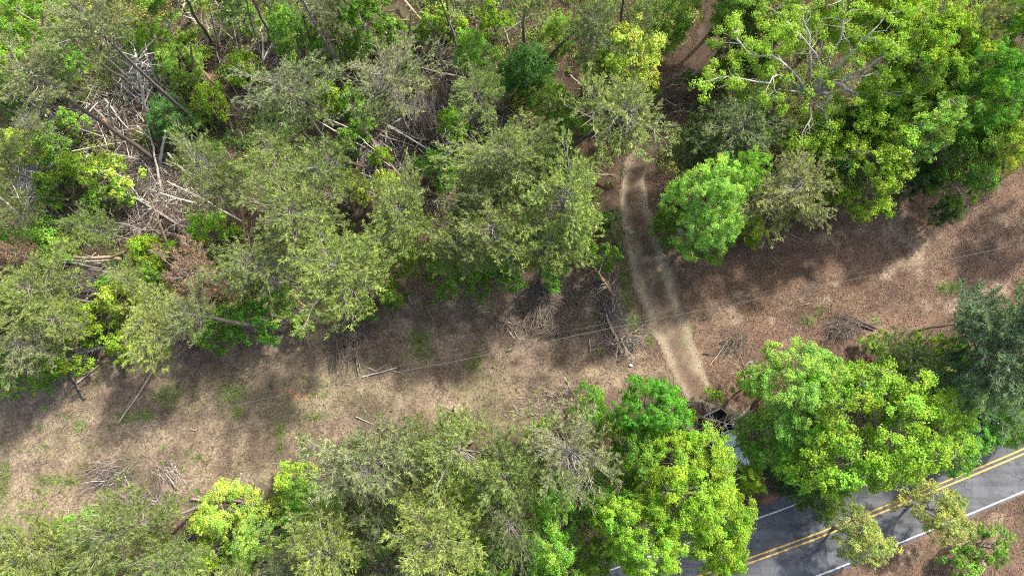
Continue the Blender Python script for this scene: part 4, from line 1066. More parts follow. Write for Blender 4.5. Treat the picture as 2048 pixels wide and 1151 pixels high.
def stem(p0, p1, r, col, label, nb=0, blen=1.2, bcol=None, name='fallen_log', cat='log', mid=None, taper=0.5, fork=0, twig=0, group=None):
    """dead stem from p0=(px,py,h) thick end to p1=(px,py,h) thin end"""
    rg = np.random.default_rng(int(p0[0] * 7 + p0[1] * 13 + p1[0]) & 0xffff); r = r * (1.3 if name == 'dead_tree' else 1.15) if r > 0.055 else r * 1.2
    lift = 0.75 if (name == 'fallen_log' and inside(np.array([G(*p0)[0]]), np.array([G(*p0)[1]]), NW)[0] and r > 0.06) else 0.0
    a = G(p0[0], p0[1], p0[2] + lift * 0.6); b = G(p1[0], p1[1], p1[2] + lift)
    STEM_LINES.append((a, b))
    for q in (a, b):
        zg = float(height(np.array([q[0]]), np.array([q[1]]))[0]); q[2] = max(q[2], zg + (r * 0.6 if name == 'fallen_log' else -0.1))
    pts = [a]
    if mid is not None: pts.append(G(*mid))
    pts.append(b); S = smooth_line(np.array(pts), 5)
    if len(pts) == 2: S = a + np.linspace(0, 1, 8)[:, None] * (b - a)
    L = np.linalg.norm(b - a); S[1:-1] += rg.normal(0, 0.008 * L, (len(S) - 2, 3)) * [1, 1, 0.4]
    e = bpy.data.objects.new(name, None); COL.objects.link(e); e.location = a.tolist(); e.rotation_euler = (0, 0, 0)
    tag(e, label, cat, group)
    mb = MB(); tube(mb, S - a, np.linspace(r, r * taper, len(S)) * rg.uniform(0.9, 1.1, len(S)), 8, mat=0)
    pl(link('stem', mb.mesh('dead_stem', [M_BARK], (0,)), e), BARK[col])
    bc = BARK[bcol or col]
    for pp, rr in branchy(rg, a, b, r, nb, blen, True):
        mb = MB(); tube(mb, pp - a, [rr, rr * 0.7, rr * 0.3], 5, cap=False)
        for _ in range(twig):
            i = rg.integers(0, 2); s = pp[i] + (pp[i + 1] - pp[i]) * rg.random(); d = unit(unit(pp[2] - pp[0]) + rg.normal(0, 0.6, 3)); l = blen * 0.3 * rg.uniform(0.4, 1.2)
            q1 = s + d * l * 0.5 - a; q2 = s + d * l + rg.normal(0, 0.06, 3) - a
            tube(mb, [s - a, q1, q2], [rr * 0.4, rr * 0.28, rr * 0.12], 3, cap=False)
        pl(link('branch', mb.mesh('dead_branch', [M_BARK]), e), np.array(bc) * rg.uniform(0.8, 1.1))
    return e
SN = dict(name='dead_tree', cat='dead tree')
LG = {}
S = [
 # standing or leaning bare stems: foot first
 ((302, 202, 0), (150, 88, 10), .10, 'dark', 'slender dark leaning stem touching the tangle of white branches', dict(nb=6, blen=1.2, bcol='pale', **SN)),
 ((299, 196, 0), (193, 100, 8), .08, 'grey', 'thin grey stem leaning alongside the slender dark one', dict(nb=4, blen=0.9, bcol='white', **SN)),
 ((427, 90, 0), (350, -30, 10), .13, 'dark', 'dark leaning trunk with curled white stubs above the sapling clump', dict(nb=12, blen=1.6, bcol='white', **SN)),
 ((528, 143, 0), (488, -20, 9), .10, 'grey', 'tall straight grey stem standing over the earth gap', dict(nb=7, blen=1.6, bcol='pale', twig=1, **SN)),
 ((575, 138, 0), (500, -10, 9), .11, 'dark', 'dark stem with ragged white stubs beside the leafy green tree', dict(nb=14, blen=1.1, bcol='white', twig=1, **SN)),
 ((699, 166, 0), (592, -20, 11), .16, 'grey', 'longest forked grey trunk with a spiky broken top', dict(nb=20, blen=1.3, bcol='pale', twig=1, **SN)),
 ((690, 150, 0), (618, 10, 8), .08, 'dark', 'thin dark stem running beside the longest forked trunk', dict(nb=8, blen=0.7, bcol='grey', **SN)),
 ((633, 134, 0), (606, 30, 6), .09, 'dark', 'short dark snag bristling with stubs', dict(nb=16, blen=0.6, bcol='pale', **SN)),
 ((616, 138, 0), (602, 72, 4), .16, 'brown', 'stout brown trunk stub above the silvery pine', dict(nb=2, blen=0.5, **SN)),
 ((482, 112, 0), (476, 35, 5), .07, 'pale', 'thin pale upright stem beside the earth gap', dict(nb=6, blen=1.0, bcol='pale', **SN)),
 ((341, 128, 0.2), (341, 36, 5), .07, 'white', 'upright white stick among the lime bushes', dict(nb=3, blen=0.6, **SN)),
 ((333, 60, 0), (362, 0, 5), .11, 'white', 'mottled white leaning stem by the upright white stick', dict(nb=4, blen=0.8, **SN)),
 ((393, 170, 0), (380, 86, 5), .12, 'tan', 'stepped tan stem with broken bark', dict(nb=2, blen=0.6, **SN)),
 ((490, 222, 0), (504, 152, 5), .07, 'white', 'white forked snag beside the silvery pine', dict(nb=9, blen=1.7, **SN)),
 ((774, 72, 0), (745, -15, 5), .13, 'brown', 'dark brown trunk curving up out of the bushes', dict(nb=2, blen=0.7, **SN)),
 ((935, 150, 0), (876, -10, 9), .10, 'grey', 'long straight grey trunk crossing the clearing', dict(nb=9, blen=0.9, bcol='pale', **SN)),
 ((976, 74, 0), (960, -10, 5), .12, 'grey', 'upright grey trunk with patchy lichen', dict(nb=3, blen=0.6, **SN)),
 ((1018, 86, 0), (985, -10, 6), .08, 'white', 'spotted pale trunk by the bright lime sapling', dict(nb=4, blen=0.8, **SN)),
 ((889, 208, 0), (875, 80, 7), .07, 'grey', 'thin grey stem rising from the reddish heap', dict(nb=8, blen=0.9, bcol='white', **SN)),
 ((813, 105, 0), (822, 22, 4), .08, 'grey', 'grey stem behind the wide grey pine', dict(nb=2, blen=0.6, **SN)),
 ((843, 95, 0), (846, 25, 4), .06, 'pale', 'thin pale stem beside the orange earth spot', dict(nb=2, blen=0.5, **SN)),
 ((939, 290, 0), (941, 215, 5), .09, 'dark', 'black stem with outstretched white arms', dict(nb=8, blen=2.0, bcol='white', **SN)),
 ((1070, 262, 0), (1068, 215, 3), .05, 'pale', 'short pale stick standing by the dark gap', dict(nb=2, blen=0.5, **SN)),
 ((1075, 160, 0), (1140, 70, 8), .12, 'dark', 'dark curved trunk leaning over the deep green tree', dict(nb=4, blen=1.0, mid=(1092, 122, 4), **SN)),
 ((1240, 45, 0), (1248, -10, 6), .11, 'dark', 'dark trunk against the dull pine crown', dict(nb=3, blen=0.8, **SN)),
 ((919, 364, 0), (880, 268, 6), .10, 'grey', 'dead top with white twigs leaning over the rich green bush', dict(nb=22, blen=1.5, bcol='white', twig=2, **SN)),
 ((300, 258, 0), (276, 140, 8), .11, 'white', 'long pale trunk rising behind the deep green tree', dict(nb=5, blen=0.8, **SN)),
 ((325, 385, 0), (297, 258, 3), .10, 'pale', 'long pale pole lying against the deep green tree', dict(nb=3, blen=0.6, bcol='white', **SN)),
 ((318, 338, 0), (331, 262, 4), .13, 'white', 'stout white birch-like stub below the deep green tree', dict(nb=3, blen=0.5, **SN)),
 ((308, 300, 0), (301, 246, 3), .07, 'brown', 'brown stem standing between the two pale ones', dict(nb=1, blen=0.5, **SN)),
 ((278, 160, 0.3), (270, 100, 6), .08, 'white', 'bleached dead top, its limbs curling outward like antlers', dict(nb=18, blen=3.4, bcol='white', twig=1, **SN)),
 ((312, 160, 0.2), (292, 112, 5), .07, 'white', 'second bleached dead top beside the antler-like one', dict(nb=14, blen=2.8, bcol='white', twig=1, **SN)),
 ((344, 512, 0), (300, 398, 4), .11, 'tan', 'brown trunk propped across the twig heap', dict(nb=8, blen=0.9, bcol='pale', **SN)),
 ((497, 500, 0), (479, 402, 4), .10, 'orange', 'stem with bright orange bark beside the ragged pine', dict(nb=4, blen=0.7, bcol='grey', **SN)),
 ((137, 305, 0), (125, 238, 3), .09, 'brown', 'brown upright stem ringed by leaning sticks', dict(nb=8, blen=1.0, bcol='grey', **SN)),
 ((617, 692, 0), (615, 602, 4), .04, 'pale', 'bare thin sapling with a tuft of roots on the strip edge', dict(nb=9, blen=0.7, **SN)),
 ((824, 608, 0), (808, 566, 3), .05, 'pale', 'thin dead stem leaning out of the edge bushes', dict(nb=3, blen=0.5, **SN)),
 ((947, 848, 0), (951, 776, 3), .04, 'pale', 'lone pale dead sapling on the south side of the strip', dict(nb=4, blen=0.5, **SN)),
 ((150, 432, 0), (147, 366, 3), .06, 'grey', 'grey stem behind the little round pine', dict(nb=3, blen=0.5, **SN)),
 ((85, 395, 0), (64, 342, 3.5), .10, 'grey', 'weathered grey stem leaning in the stick fan', dict(nb=6, blen=0.8, bcol='pale', **SN)),
 ((1003, 560, 0), (996, 512, 3), .10, 'grey', 'grey trunk foot showing below the glossy green bush', dict(nb=2, blen=0.5, **SN)),
 ((660, 330, 0), (585, 235, 9), .07, 'grey', 'slender stem slanting through the olive pine, upper of two', dict(nb=4, blen=0.6, **SN)),
 ((635, 322, 0), (572, 250, 8), .06, 'tan', 'thinner tan stem slanting through the olive pine, lower of two', dict(nb=2, blen=0.5, **SN)),
 ((780, 330, 0), (716, 270, 3), .05, 'white', 'curved white sapling arching over the crossed logs', dict(nb=10, blen=1.6, mid=(750, 300, 2.5), **SN)),
 ((830, 350, 0), (812, 300, 2), .05, 'pale', 'small forked pale snag east of the crossed logs', dict(nb=8, blen=1.2, **SN)),
 ((735, 395, 0), (722, 290, 6), .06, 'white', 'bleached spindly stem crossing the brown log', dict(nb=10, blen=1.0, twig=1, **SN)),
 ((600, 152, 0), (556, 88, 4), .07, 'grey', 'grey stem with drooping twigs behind the silvery pine', dict(nb=10, blen=1.2, bcol='pale', **SN)),
 ((612, 150, .2), (660, 92, 3), .06, 'tan', 'tan stem slanting up toward the longest forked trunk', dict(nb=8, blen=1.0, bcol='pale', **SN)),
 ((630, 38, 0), (668, -12, 4), .07, 'brown', 'brown stem crossing at the north border behind the forked trunk', dict(nb=3, blen=0.8, **SN)),
 ((826, 292, .1), (800, 222, 3), .06, 'white', 'bleached stem arching over the reddish heap, western one', dict(nb=14, blen=1.5, twig=1, **SN)),
 ((850, 262, .1), (832, 180, 3.5), .06, 'white', 'bleached stem rising from the middle of the reddish heap', dict(nb=14, blen=1.5, twig=1, **SN)),
 ((876, 292, .1), (866, 196, 3.5), .06, 'pale', 'pale curved stem on the east side of the reddish heap', dict(nb=14, blen=1.3, twig=1, **SN)),
 ((640, 278, 0), (652, 234, 3), .05, 'white', 'white stick beside the end of the reddish log', dict(nb=4, blen=0.6, **SN)),
 ((238, 312, .2), (214, 188, 6), .09, 'grey', 'slender grey trunk with peeling bark over the brown slash', dict(nb=8, blen=0.9, bcol='white', **SN)),
 ((66, 395, 0), (44, 330, 3), .05, 'pale', 'first thin pole of the stick fan by the straw-yellow bush', dict(nb=3, blen=0.5, **SN)),
 ((76, 398, 0), (56, 336, 3), .05, 'grey', 'second thin pole of the stick fan, greyer', dict(nb=3, blen=0.5, **SN)),
 ((440, 115, 0), (418, 10, 6), .07, 'grey', 'grey stem between the dark leaning trunk and earth gap', dict(nb=8, blen=0.9, bcol='pale', **SN)),
 # lying stems
 ((262, 330, .6), (292, 298, .9), .06, 'grey', 'grey pole on the twig heap beside the white stub', dict(nb=4, blen=0.7, bcol='pale')),
 ((190, 472, .4), (150, 402, .8), .07, 'grey', 'grey pole between the round pine and shaded green bush', dict(nb=6, blen=0.8, bcol='pale')),
 ((60, 442, .4), (18, 352, .9), .07, 'pale', 'pale pole lying past the orange earth scar', dict(nb=5, blen=0.7)),
 ((390, 428, .5), (308, 472, .6), .08, 'grey', 'grey pole crossing beside the propped brown trunk', dict(nb=8, blen=0.8, bcol='white')),
 ((300, 462, .5), (228, 484, .6), .06, 'brown', 'brown pole lying over the grey brush near the round pine', dict(nb=6, blen=0.7, bcol='pale')),
 ((262, 434, .5), (232, 398, .8), .05, 'white', 'short white pole in the dark brown slash', dict(nb=3, blen=0.6)),
 ((1012, 214, .5), (952, 232, .5), .08, 'grey', 'grey log in the dark gap under the flat-topped pine', dict(nb=8, blen=0.8, bcol='pale')),
 ((880, 212, .8), (935, 238, .5), .06, 'pale', 'pale pole leading into the dark gap', dict(nb=5, blen=0.7)),
 ((690, 404, .6), (612, 356, .9), .08, 'brown', 'brown pole alongside the dark log between olive pines', dict(nb=8, blen=0.8, bcol='white')),
 ((940, 418, .5), (902, 444, .6), .08, 'grey', 'grey log under the dull half-hidden pine', dict(nb=5, blen=0.7, bcol='pale')),
 ((600, 592, .4), (542, 540, .9), .08, 'brown', 'brown log east of the ragged pine', dict(nb=8, blen=0.8, bcol='pale')),
 ((108, 330, .6), (20, 372, .6), .08, 'grey', 'grey log running through the straw-yellow bush', dict(nb=4, blen=0.7, bcol='pale')),
 ((1065, 28, .6), (1000, 70, .4), .07, 'grey', 'grey log on the bare ground by the spotted pale trunk', dict(nb=5, blen=0.7, bcol='pale')),
 ((800, 98, .4), (740, 112, .6), .07, 'brown', 'brown log behind the wide grey pine', dict(nb=4, blen=0.7, bcol='pale')),
 ((1140, 150, .5), (1200, 205, .5), .09, 'grey', 'grey log pointing at the lemon-yellow tree', dict(nb=5, blen=0.8, bcol='pale')),
 ((405, 142, .3), (462, 202, .3), .14, 'brown', 'brown log in the gap above the rusty heap', dict(nb=3, blen=0.6)),
 ((804, -5, .5), (875, 78, .8), .12, 'tan', 'long brown log sloping down to the orange earth spot', dict(nb=5, blen=0.7)),
 ((931, 157, .4), (828, 132, 1.2), .09, 'pale', 'pale log laid across the thin grey stem', dict(nb=6, blen=0.8)),
 ((761, 35, .3), (818, 41, .4), .07, 'tan', 'short crossbar log in the northern bushes', dict(nb=2, blen=0.5)),
 ((881, 113, .3), (892, 71, 1.5), .08, 'white', 'short white broken stick by the crossing logs', dict(nb=3, blen=0.6)),
 ((0, 293, .3), (26, 307, .3), .14, 'pale', 'pale log end at the west border, by the yellow bush', dict(nb=2, blen=0.5)),
 ((-5, 108, .4), (42, 136, .4), .15, 'pale', 'short pale log stub poking from under the lime tree', dict(nb=2, blen=0.4)),
 ((122, 234, .5), (72, 260, .4), .17, 'green', 'broken pale log with a greenish cast', dict(nb=2, blen=0.8)),
 ((52, 198, .5), (94, 230, .4), .06, 'white', 'thin white pole above the broken pale log', dict(nb=2, blen=0.5)),
 ((60, 236, .3), (126, 264, .5), .06, 'white', 'thin white pole passing under the broken pale log', dict(nb=2, blen=0.5)),
 ((0, 208, .4), (72, 254, .3), .09, 'green', 'lichen-green log lying between the grey pines', dict(nb=3, blen=0.6)),
 ((70, 240, .5), (108, 212, .6), .06, 'tan', 'thin tan pole crossing the white ones', dict(nb=2, blen=0.4)),
 ((209, 198, .5), (257, 257, .4), .06, 'white', 'straight white pole on the brown slash', dict(nb=2, blen=0.5)),
 ((205, 232, .3), (227, 274, .4), .10, 'orange', 'reddish-brown log west of the straight white pole', dict(nb=3, blen=0.6)),
 ((185, 215, .3), (245, 268, .3), .08, 'grey', 'grey log beneath the straight white pole', dict(nb=4, blen=0.6)),
 ((285, 402, .4), (180, 340, 1.4), .07, 'white', 'curved white branch sweeping past the pale yellow bush', dict(nb=6, blen=1.0, mid=(240, 352, 1.5))),
 ((278, 404, .4), (208, 366, 1.0), .10, 'white', 'thicker white branch below the curved one', dict(nb=8, blen=0.8)),
 ((74, 336, .4), (88, 308, .8), .10, 'white', 'stubby white log beside the weathered stem', dict(nb=1, blen=0.4)),
 ((402, 397, .5), (334, 362, .6), .08, 'pale', 'pale pole between the wispy pine and brown twigs', dict(nb=3, blen=0.6)),
 ((486, 444, .3), (368, 378, .8), .09, 'pale', 'long pale pole ending at the orange-barked stem', dict(nb=7, blen=0.8)),
 ((370, 455, .3), (238, 378, .7), .12, 'grey', 'long grey log fringed with white twigs', dict(nb=16, blen=1.2, bcol='white', twig=1)),
 ((398, 482, .3), (203, 438, .5), .08, 'grey', 'grey pole under the single bright lime bush', dict(nb=10, blen=0.8, bcol='pale')),
 ((242, 518, .5), (62, 508, 1.0), .13, 'tan', 'longest brown log lying level by the lime bush', dict(nb=3, blen=0.6, bcol='pale')),
 ((205, 538, .3), (95, 516, .7), .11, 'grey', 'grey log branching away below the longest brown one', dict(nb=5, blen=0.7, bcol='pale')),
 ((238, 521, .5), (145, 521, .6), .05, 'white', 'thin white pole under the longest brown log', dict(nb=2, blen=0.4)),
 ((238, 526, .3), (150, 524, .4), .05, 'white', 'lower of the two thin white poles under the brown log', dict(nb=1, blen=0.4)),
 ((250, 502, .3), (215, 516, .8), .09, 'brown', 'short brown log crossing the end of the longest one', dict(nb=1, blen=0.4)),
 ((305, 600, .4), (166, 571, 1.0), .12, 'brown', 'brown log with splayed white stubs', dict(nb=12, blen=1.3, bcol='white')),
 ((220, 586, .3), (168, 580, .4), .08, 'grey', 'short grey log beneath the white-stubbed one', dict(nb=2, blen=0.5, bcol='white')),
 ((180, 613, .6), (-5, 611, .8), .06, 'white', 'horizontal white pole at the west border', dict(nb=3, blen=0.5)),
 ((192, 621, .3), (108, 618, .3), .09, 'dark', 'dark log under the horizontal white pole', dict(nb=4, blen=0.5, bcol='pale')),
 ((42, 432, .3), (0, 393, .5), .13, 'pale', 'pale short pole by the thin olive pine', dict(nb=2, blen=0.5)),
 ((0, 440, .3), (28, 425, .4), .10, 'tan', 'tan log end crossing the pale short pole', dict(nb=1, blen=0.5)),
 ((268, 680, .3), (150, 707, .9), .07, 'white', 'fallen silvery tree with a fan of fine twigs', dict(nb=34, blen=1.5, bcol='white', twig=3)),
 ((143, 774, .2), (197, 730, .4), .07, 'pale', 'short pale pole on the strip corner', dict(nb=3, blen=0.5)),
 ((170, 797, .2), (136, 741, .4), .12, 'dark', 'dark rotten log crossed by the short pale pole', dict(nb=7, blen=0.7)),
 ((237, 846, .1), (331, 703, .5), .07, 'pale', 'long pale pole lying across the grass of the strip', dict(nb=2, blen=0.5)),
 ((594, 599, .2), (628, 625, .3), .09, 'orange', 'orange-brown stick at the west foot of the biggest edge pine', dict(nb=2, blen=0.5)),
 ((1236, 601, .2), (1172, 510, 2.2), .13, 'orange', 'fallen pine top beside the track, rib-like branches both sides', dict(nb=24, blen=1.4, bcol='pale')),
 ((1243, 704, .2), (1212, 628, .7), .16, 'tan', 'thick log end lying in the brush by the track', dict(nb=8, blen=0.8, bcol='dark')),
 ((1257, 692, .2), (1234, 668, .4), .09, 'dark', 'dark limb beside the thick log end', dict(nb=4, blen=0.6)),
 ((1267, 702, .2), (1266, 674, .5), .08, 'dark', 'dark upright stub east of the thick log end', dict(nb=3, blen=0.5)),
 ((1237, 722, .15), (1266, 704, .2), .07, 'dark', 'dark stick lying below the thick log end', dict(nb=2, blen=0.5)),
 ((1222, 690, .15), (1220, 672, .5), .06, 'dark', 'small dark stump west of the thick log end', dict(nb=2, blen=0.4)),
 ((718, 750, .1), (709, 695, .2), .05, 'pale', 'pale straight pole on the strip, longer of a pair', {}),
 ((720, 736, .1), (712, 697, .2), .04, 'tan', 'shorter straight pole beside the longer one', {}),
 ((725, 753, .1), (794, 735, .2), .05, 'white', 'white pole lying flat near the pair of straight poles', dict(nb=1, blen=0.4)),
 ((752, 742, .1), (735, 734, .2), .03, 'white', 'tiny white stick, one arm of a V on the strip', {}),
 ((752, 742, .1), (773, 728, .2), .03, 'white', 'other arm of the white V on the strip', {}),
 ((780, 740, .1), (809, 747, .2), .03, 'pale', 'thin pale stick east of the white V', {}),
 ((1104, 670, .1), (1147, 645, .3), .05, 'pale', 'forked pale stick in the dark brush of the strip', dict(nb=3, blen=0.7)),
 ((993, 629, .1), (1025, 659, .2), .07, 'brown', 'brown log piece west of the dark brush', dict(nb=3, blen=0.6)),
 ((1110, 665, .1), (1195, 650, .2), .04, 'pale', 'long thin stick under the forked one', dict(nb=2, blen=0.5)),
 ((1178, 676, .1), (1181, 704, .2), .04, 'pale', 'upright pale stick between brush and thick log end', {}),
 ((1100, 675, .1), (1118, 692, .1), .04, 'pale', 'little pale stick beneath the power wires', {}),
 ((868, 640, .1), (850, 612, .2), .03, 'tan', 'thin crooked stick near the dark edge bushes', {}),
 ((628, 243, .8), (852, 276, .3), .12, 'brown', 'long reddish log under the bright green bush', dict(nb=8, blen=0.6, bcol='grey')),
 ((726, 256, .8), (810, 368, .3), .14, 'tan', 'thick tan log crossing under the reddish one', dict(nb=6, blen=0.8, bcol='grey')),
 ((678, 315, .6), (806, 365, .4), .13, 'brown', 'brown log meeting the thick tan one', dict(nb=10, blen=0.8, bcol='pale')),
 ((610, 375, .5), (720, 425, .4), .11, 'brown', 'dark log emerging between the olive pines', dict(nb=12, blen=0.8, bcol='white')),
 ((850, 380, .3), (905, 400, .3), .12, 'brown', 'short dark log below the rich green bush', dict(nb=4, blen=0.6)),
 ((1150, 345, .3), (1240, 350, .5), .09, 'tan', 'log lying toward the narrow track', dict(nb=5, blen=0.6, bcol='pale')),
 ((1160, 320, .3), (1232, 358, .3), .10, 'dark', 'dark log under the one lying toward the track', dict(nb=4, blen=0.6, bcol='pale')),
 ((382, 996, .3), (484, 1001, .3), .11, 'tan', 'pale peeling log along the edge of the south bushes', dict(nb=3, blen=0.7, bcol='white')),
 ((470, 995, .3), (482, 945, 1.5), .07, 'white', 'white crooked limb standing off the peeling log', dict(nb=8, blen=1.0)),
 ((309, 1026, .3), (348, 1019, .4), .10, 'white', 'white log stub between the olive pine and golden tree', dict(nb=2, blen=0.5)),
 ((318, 1052, .3), (350, 1024, .4), .09, 'brown', 'broken dark log beside the white stub', dict(nb=4, blen=0.6)),
 ((356, 978, .1), (330, 945, .6), .05, 'pale', 'bundle-like branch fanned out on the bleached grass', dict(nb=3, blen=0.6)),
 ((261, 975, .1), (248, 948, .5), .04, 'pale', 'small curved branch on the grey brush patch', dict(nb=4, blen=0.7)),
 ((1431, 513, .1), (1575, 476, .3), .06, 'dark', 'long dark limb lying below the mint-green tree', dict(nb=9, blen=0.7)),
 ((1752, 656, .15), (1690, 626, .5), .09, 'dark', 'black log on the leafy strip, upper of two joined', dict(nb=5, blen=0.6)),
 ((1748, 660, .1), (1684, 634, .3), .08, 'dark', 'black log on the leafy strip, lower of two joined', dict(nb=8, blen=1.0)),
 ((1655, 668, .1), (1692, 628, .5), .06, 'dark', 'charred limb slanting from the joined black logs', dict(nb=14, blen=0.9)),
 ((1420, 730, .1), (1462, 672, .3), .035, 'pale', 'thin pale stick beside the blackened branch by the track', {}),
 ((1430, 708, .1), (1488, 662, .4), .045, 'dark', 'blackened branch lying by the sunlit track', dict(nb=10, blen=0.7)),
 ((1408, 706, .1), (1432, 708, .2), .04, 'dark', 'stub end crossing the blackened branch', dict(nb=2, blen=0.4)),
 ((1580, 468, .1), (1615, 485, .1), .03, 'pale', 'short pale stick under the dense olive-brown pine', {}),
 ((180, 845, .05), (195, 828, .1), .03, 'pale', 'short twig log on the grass west of the long pole', {}),
 ((382, 857, .05), (394, 861, .1), .04, 'pale', 'tiny pale stick below the power wires in the grass', {}),
 ((712, 833, .05), (742, 846, .1), .03, 'white', 'white twig log before the grey south pine', {}),
 ((1466, 775, .1), (1478, 768, .2), .05, 'pale', 'pale stub beside the lime bush near the stump', dict(nb=3, blen=0.6)),
 ((640, 905, .1), (655, 935, .2), .03, 'pale', 'thin stick leaning out of the grey south pine', {}),
]
for (p0, p1, r, col, lab, kw) in S:
    stem(p0, p1, r, col, lab, **kw)

# undergrowth: low green saplings and briars on the forest floor, past counting
BARE = [(290, 360, 70, 60), (270, 430, 90, 50), (730, 340, 90, 40), (820, 260, 60, 60), (200, 250, 70, 50), (1435, 60, 30, 110), (1350, 190, 40, 60), (660, 300, 30, 30), (960, 240, 70, 40), (1330, 250, 50, 110), (560, 120, 40, 40), (350, 420, 60, 40), (700, 670, 60, 40), (1500, 900, 60, 60), (430, 480, 40, 30)]
ncl = 19000
P = scatter_rect(ncl, -62, 62, -34, 54)
_, F, E = ground_cols(P[:, 0], P[:, 1])
dt, _, _ = dist_poly(P[:, 0], P[:, 1], TRACK); drr, _, _ = dist_poly(P[:, 0], P[:, 1], ROADC)
pr = sstep(0.75, 1.0, F) * np.clip(2.6 * fbm(P[:, 0], P[:, 1], 3.4, 91) - 0.35, 0.15, 1) * (1 - 0.9 * blobs(P[:, 0], P[:, 1], BARE)) * (dt > 1.9) * (drr > 5.0)
P = P[rng.random(len(P)) < pr]
near = np.full(len(P), 9.0)
for a_, b_ in STEM_LINES:
    d_, _, _ = dist_poly(P[:, 0], P[:, 1], np.array([a_[:2], b_[:2]])); near = np.minimum(near, d_)
P = P[(near > 0.75) | (rng.random(len(P)) < 0.12)]
mb = MB(); allP = []; allN = []; allC = []; allS = []; st0 = []; st1 = []
Pall = [(x, y, 1.0) for x, y in P] + [(x, y, 0.28) for x, y in SEED]
for (x, y, sc) in Pall:
    r = rng.uniform(0.3, 1.0) * sc; h = rng.uniform(0.3, 2.1) * (0.6 + r * 0.5) * sc; k = int(45 * r * r + 22 * sc)
    th = rng.uniform(0, 2 * math.pi, k); ph = np.sqrt(rng.random(k))
    pz = h * (1 - 0.6 * ph ** 2) * rng.uniform(0.55, 1.05, k)
    Q = np.column_stack([x + np.cos(th) * ph * r, y + np.sin(th) * ph * r, pz + 0.05])
    hue = 0.1 + vnoise(x, y, 5.0, 101) + rng.normal(0, 0.13)
    cb = np.array([0.11, 0.30, 0.035]) * (1 - hue) + np.array([0.33, 0.43, 0.045]) * hue if rng.random() > 0.12 else np.array([0.17, 0.19, 0.075])
    cb = np.clip(cb, 0.02, 1)
    allP.append(Q); allN.append(np.column_stack([np.cos(th) * ph, np.sin(th) * ph, np.full(k, 1.1)]) + rng.normal(0, 0.45, (k, 3)))
    allC.append(cb[None] * rng.uniform(0.65, 1.3, (k, 1))); allS.append(rng.uniform(0.10, 0.19, k))
    ks = min(k, 7); st0.append(np.column_stack([np.full(ks, x), np.full(ks, y), np.zeros(ks)])); st1.append(Q[:ks])
leaves(mb, np.concatenate(allP), np.concatenate(allN), np.concatenate(allS), np.concatenate(allC), 0)
strands(mb, np.concatenate(st0), np.concatenate(st1), 0.012, (0.2, 0.165, 0.13), 1)
tag(link('undergrowth', mb.mesh('undergrowth', [M_GREEN, M_STICK])), 'low green saplings and briars covering the forest floor', 'undergrowth', kind='stuff')

# stumps and rocks
def stump(px, py, r, h, col, label, jag=0.12):
    rg = np.random.default_rng(px + py); c = G(px, py)
    e = bpy.data.objects.new('tree_stump', None); COL.objects.link(e); e.location = (c[0], c[1], float(height(c[0:1], c[1:2])[0])); tag(e, label, 'stump')
    n = 14; a = np.arange(n) * 6.2832 / n; prof = 1 + 0.12 * np.sin(3 * a + 1) + rg.normal(0, 0.05, n); mb = MB()
    rings = [(-0.1, 1.6), (0.04, 1.35), (0.12, 1.08), (h, 0.95)]
    V = [np.column_stack([np.cos(a) * r * s * prof, np.sin(a) * r * s * prof, np.full(n, z) + (rg.uniform(-jag, jag, n) * h if z == h else 0)]) for z, s in rings]
    idx = np.arange(n * 4).reshape(4, n)
    mb.add(np.concatenate(V), np.stack([idx[:-1], np.roll(idx[:-1], -1, 1), np.roll(idx[1:], -1, 1), idx[1:]], -1).reshape(-1, 4))
    pl(link('bark', mb.mesh('stump_bark', [M_BARK]), e), BARK[col])
    mb = MB(); v = V[-1].copy(); v[:, :2] *= 0.97; v[:, 2] -= 0.01
    mb.add(np.vstack([v, [[0, 0, h * 0.9]]]), np.stack([np.arange(n), np.roll(np.arange(n), -1), np.full(n, n)], -1))
    pl(link('cut_face', mb.mesh('stump_face', [M_BARK]), e), BARK['tan'])
stump(915, 818, 0.33, 0.3, 'tan', 'weathered tan stump standing in the grass before the olive-grey pine')
stump(1504, 734, 0.42, 0.45, 'grey', 'hollow grey stump beside the lime bush on the leafy strip', 0.4)
def rock(px, py, r, colr, label, name='rock', cat='rock'):
    rg = np.random.default_rng(px * 3 + py); c = G(px, py); mb = MB()
    n, m = 9, 6; a = np.arange(n) * 6.2832 / n; V = []
    for i in range(m):
        ph = i / (m - 1) * math.pi * 0.93 + 0.1; rr = math.sin(ph); V.append(np.column_stack([np.cos(a) * rr, np.sin(a) * rr * 0.8, np.full(n, math.cos(ph) * 0.55)]) * rg.uniform(0.85, 1.15, (n, 1)))
    idx = np.arange(n * m).reshape(m, n); V = np.concatenate(V) * r
    mb.add(V, np.stack([idx[:-1], idx[1:], np.roll(idx[1:], -1, 1), np.roll(idx[:-1], -1, 1)], -1).reshape(-1, 4))
    top = np.vstack([V[:n], [[0, 0, 0.57 * r]]]); mb.add(top, np.stack([np.arange(n), np.roll(np.arange(n), -1), np.full(n, n)], -1))
    o = link(name, mb.mesh(name, [M_BARK])); o.location = (c[0], c[1], 0.1 + r * 0.2); pl(o, colr); tag(o, label, cat); return o
rock(1261, 730, 0.17, (0.75, 0.74, 0.7), 'white stone lying alone on the strip by the track')
rock(1749, 697, 0.13, (0.7, 0.72, 0.72), 'white scrap of litter among the leaves beside the small bush', 'litter_scrap', 'litter')
rock(1262, 465, 0.25, (0.36, 0.33, 0.3), 'grey stone on the verge of the narrow track')
rock(1697, 695, 0.16, (0.06, 0.055, 0.05), 'black burnt lump on the leaves near the apple-green tree', 'charred_lump', 'burnt wood')
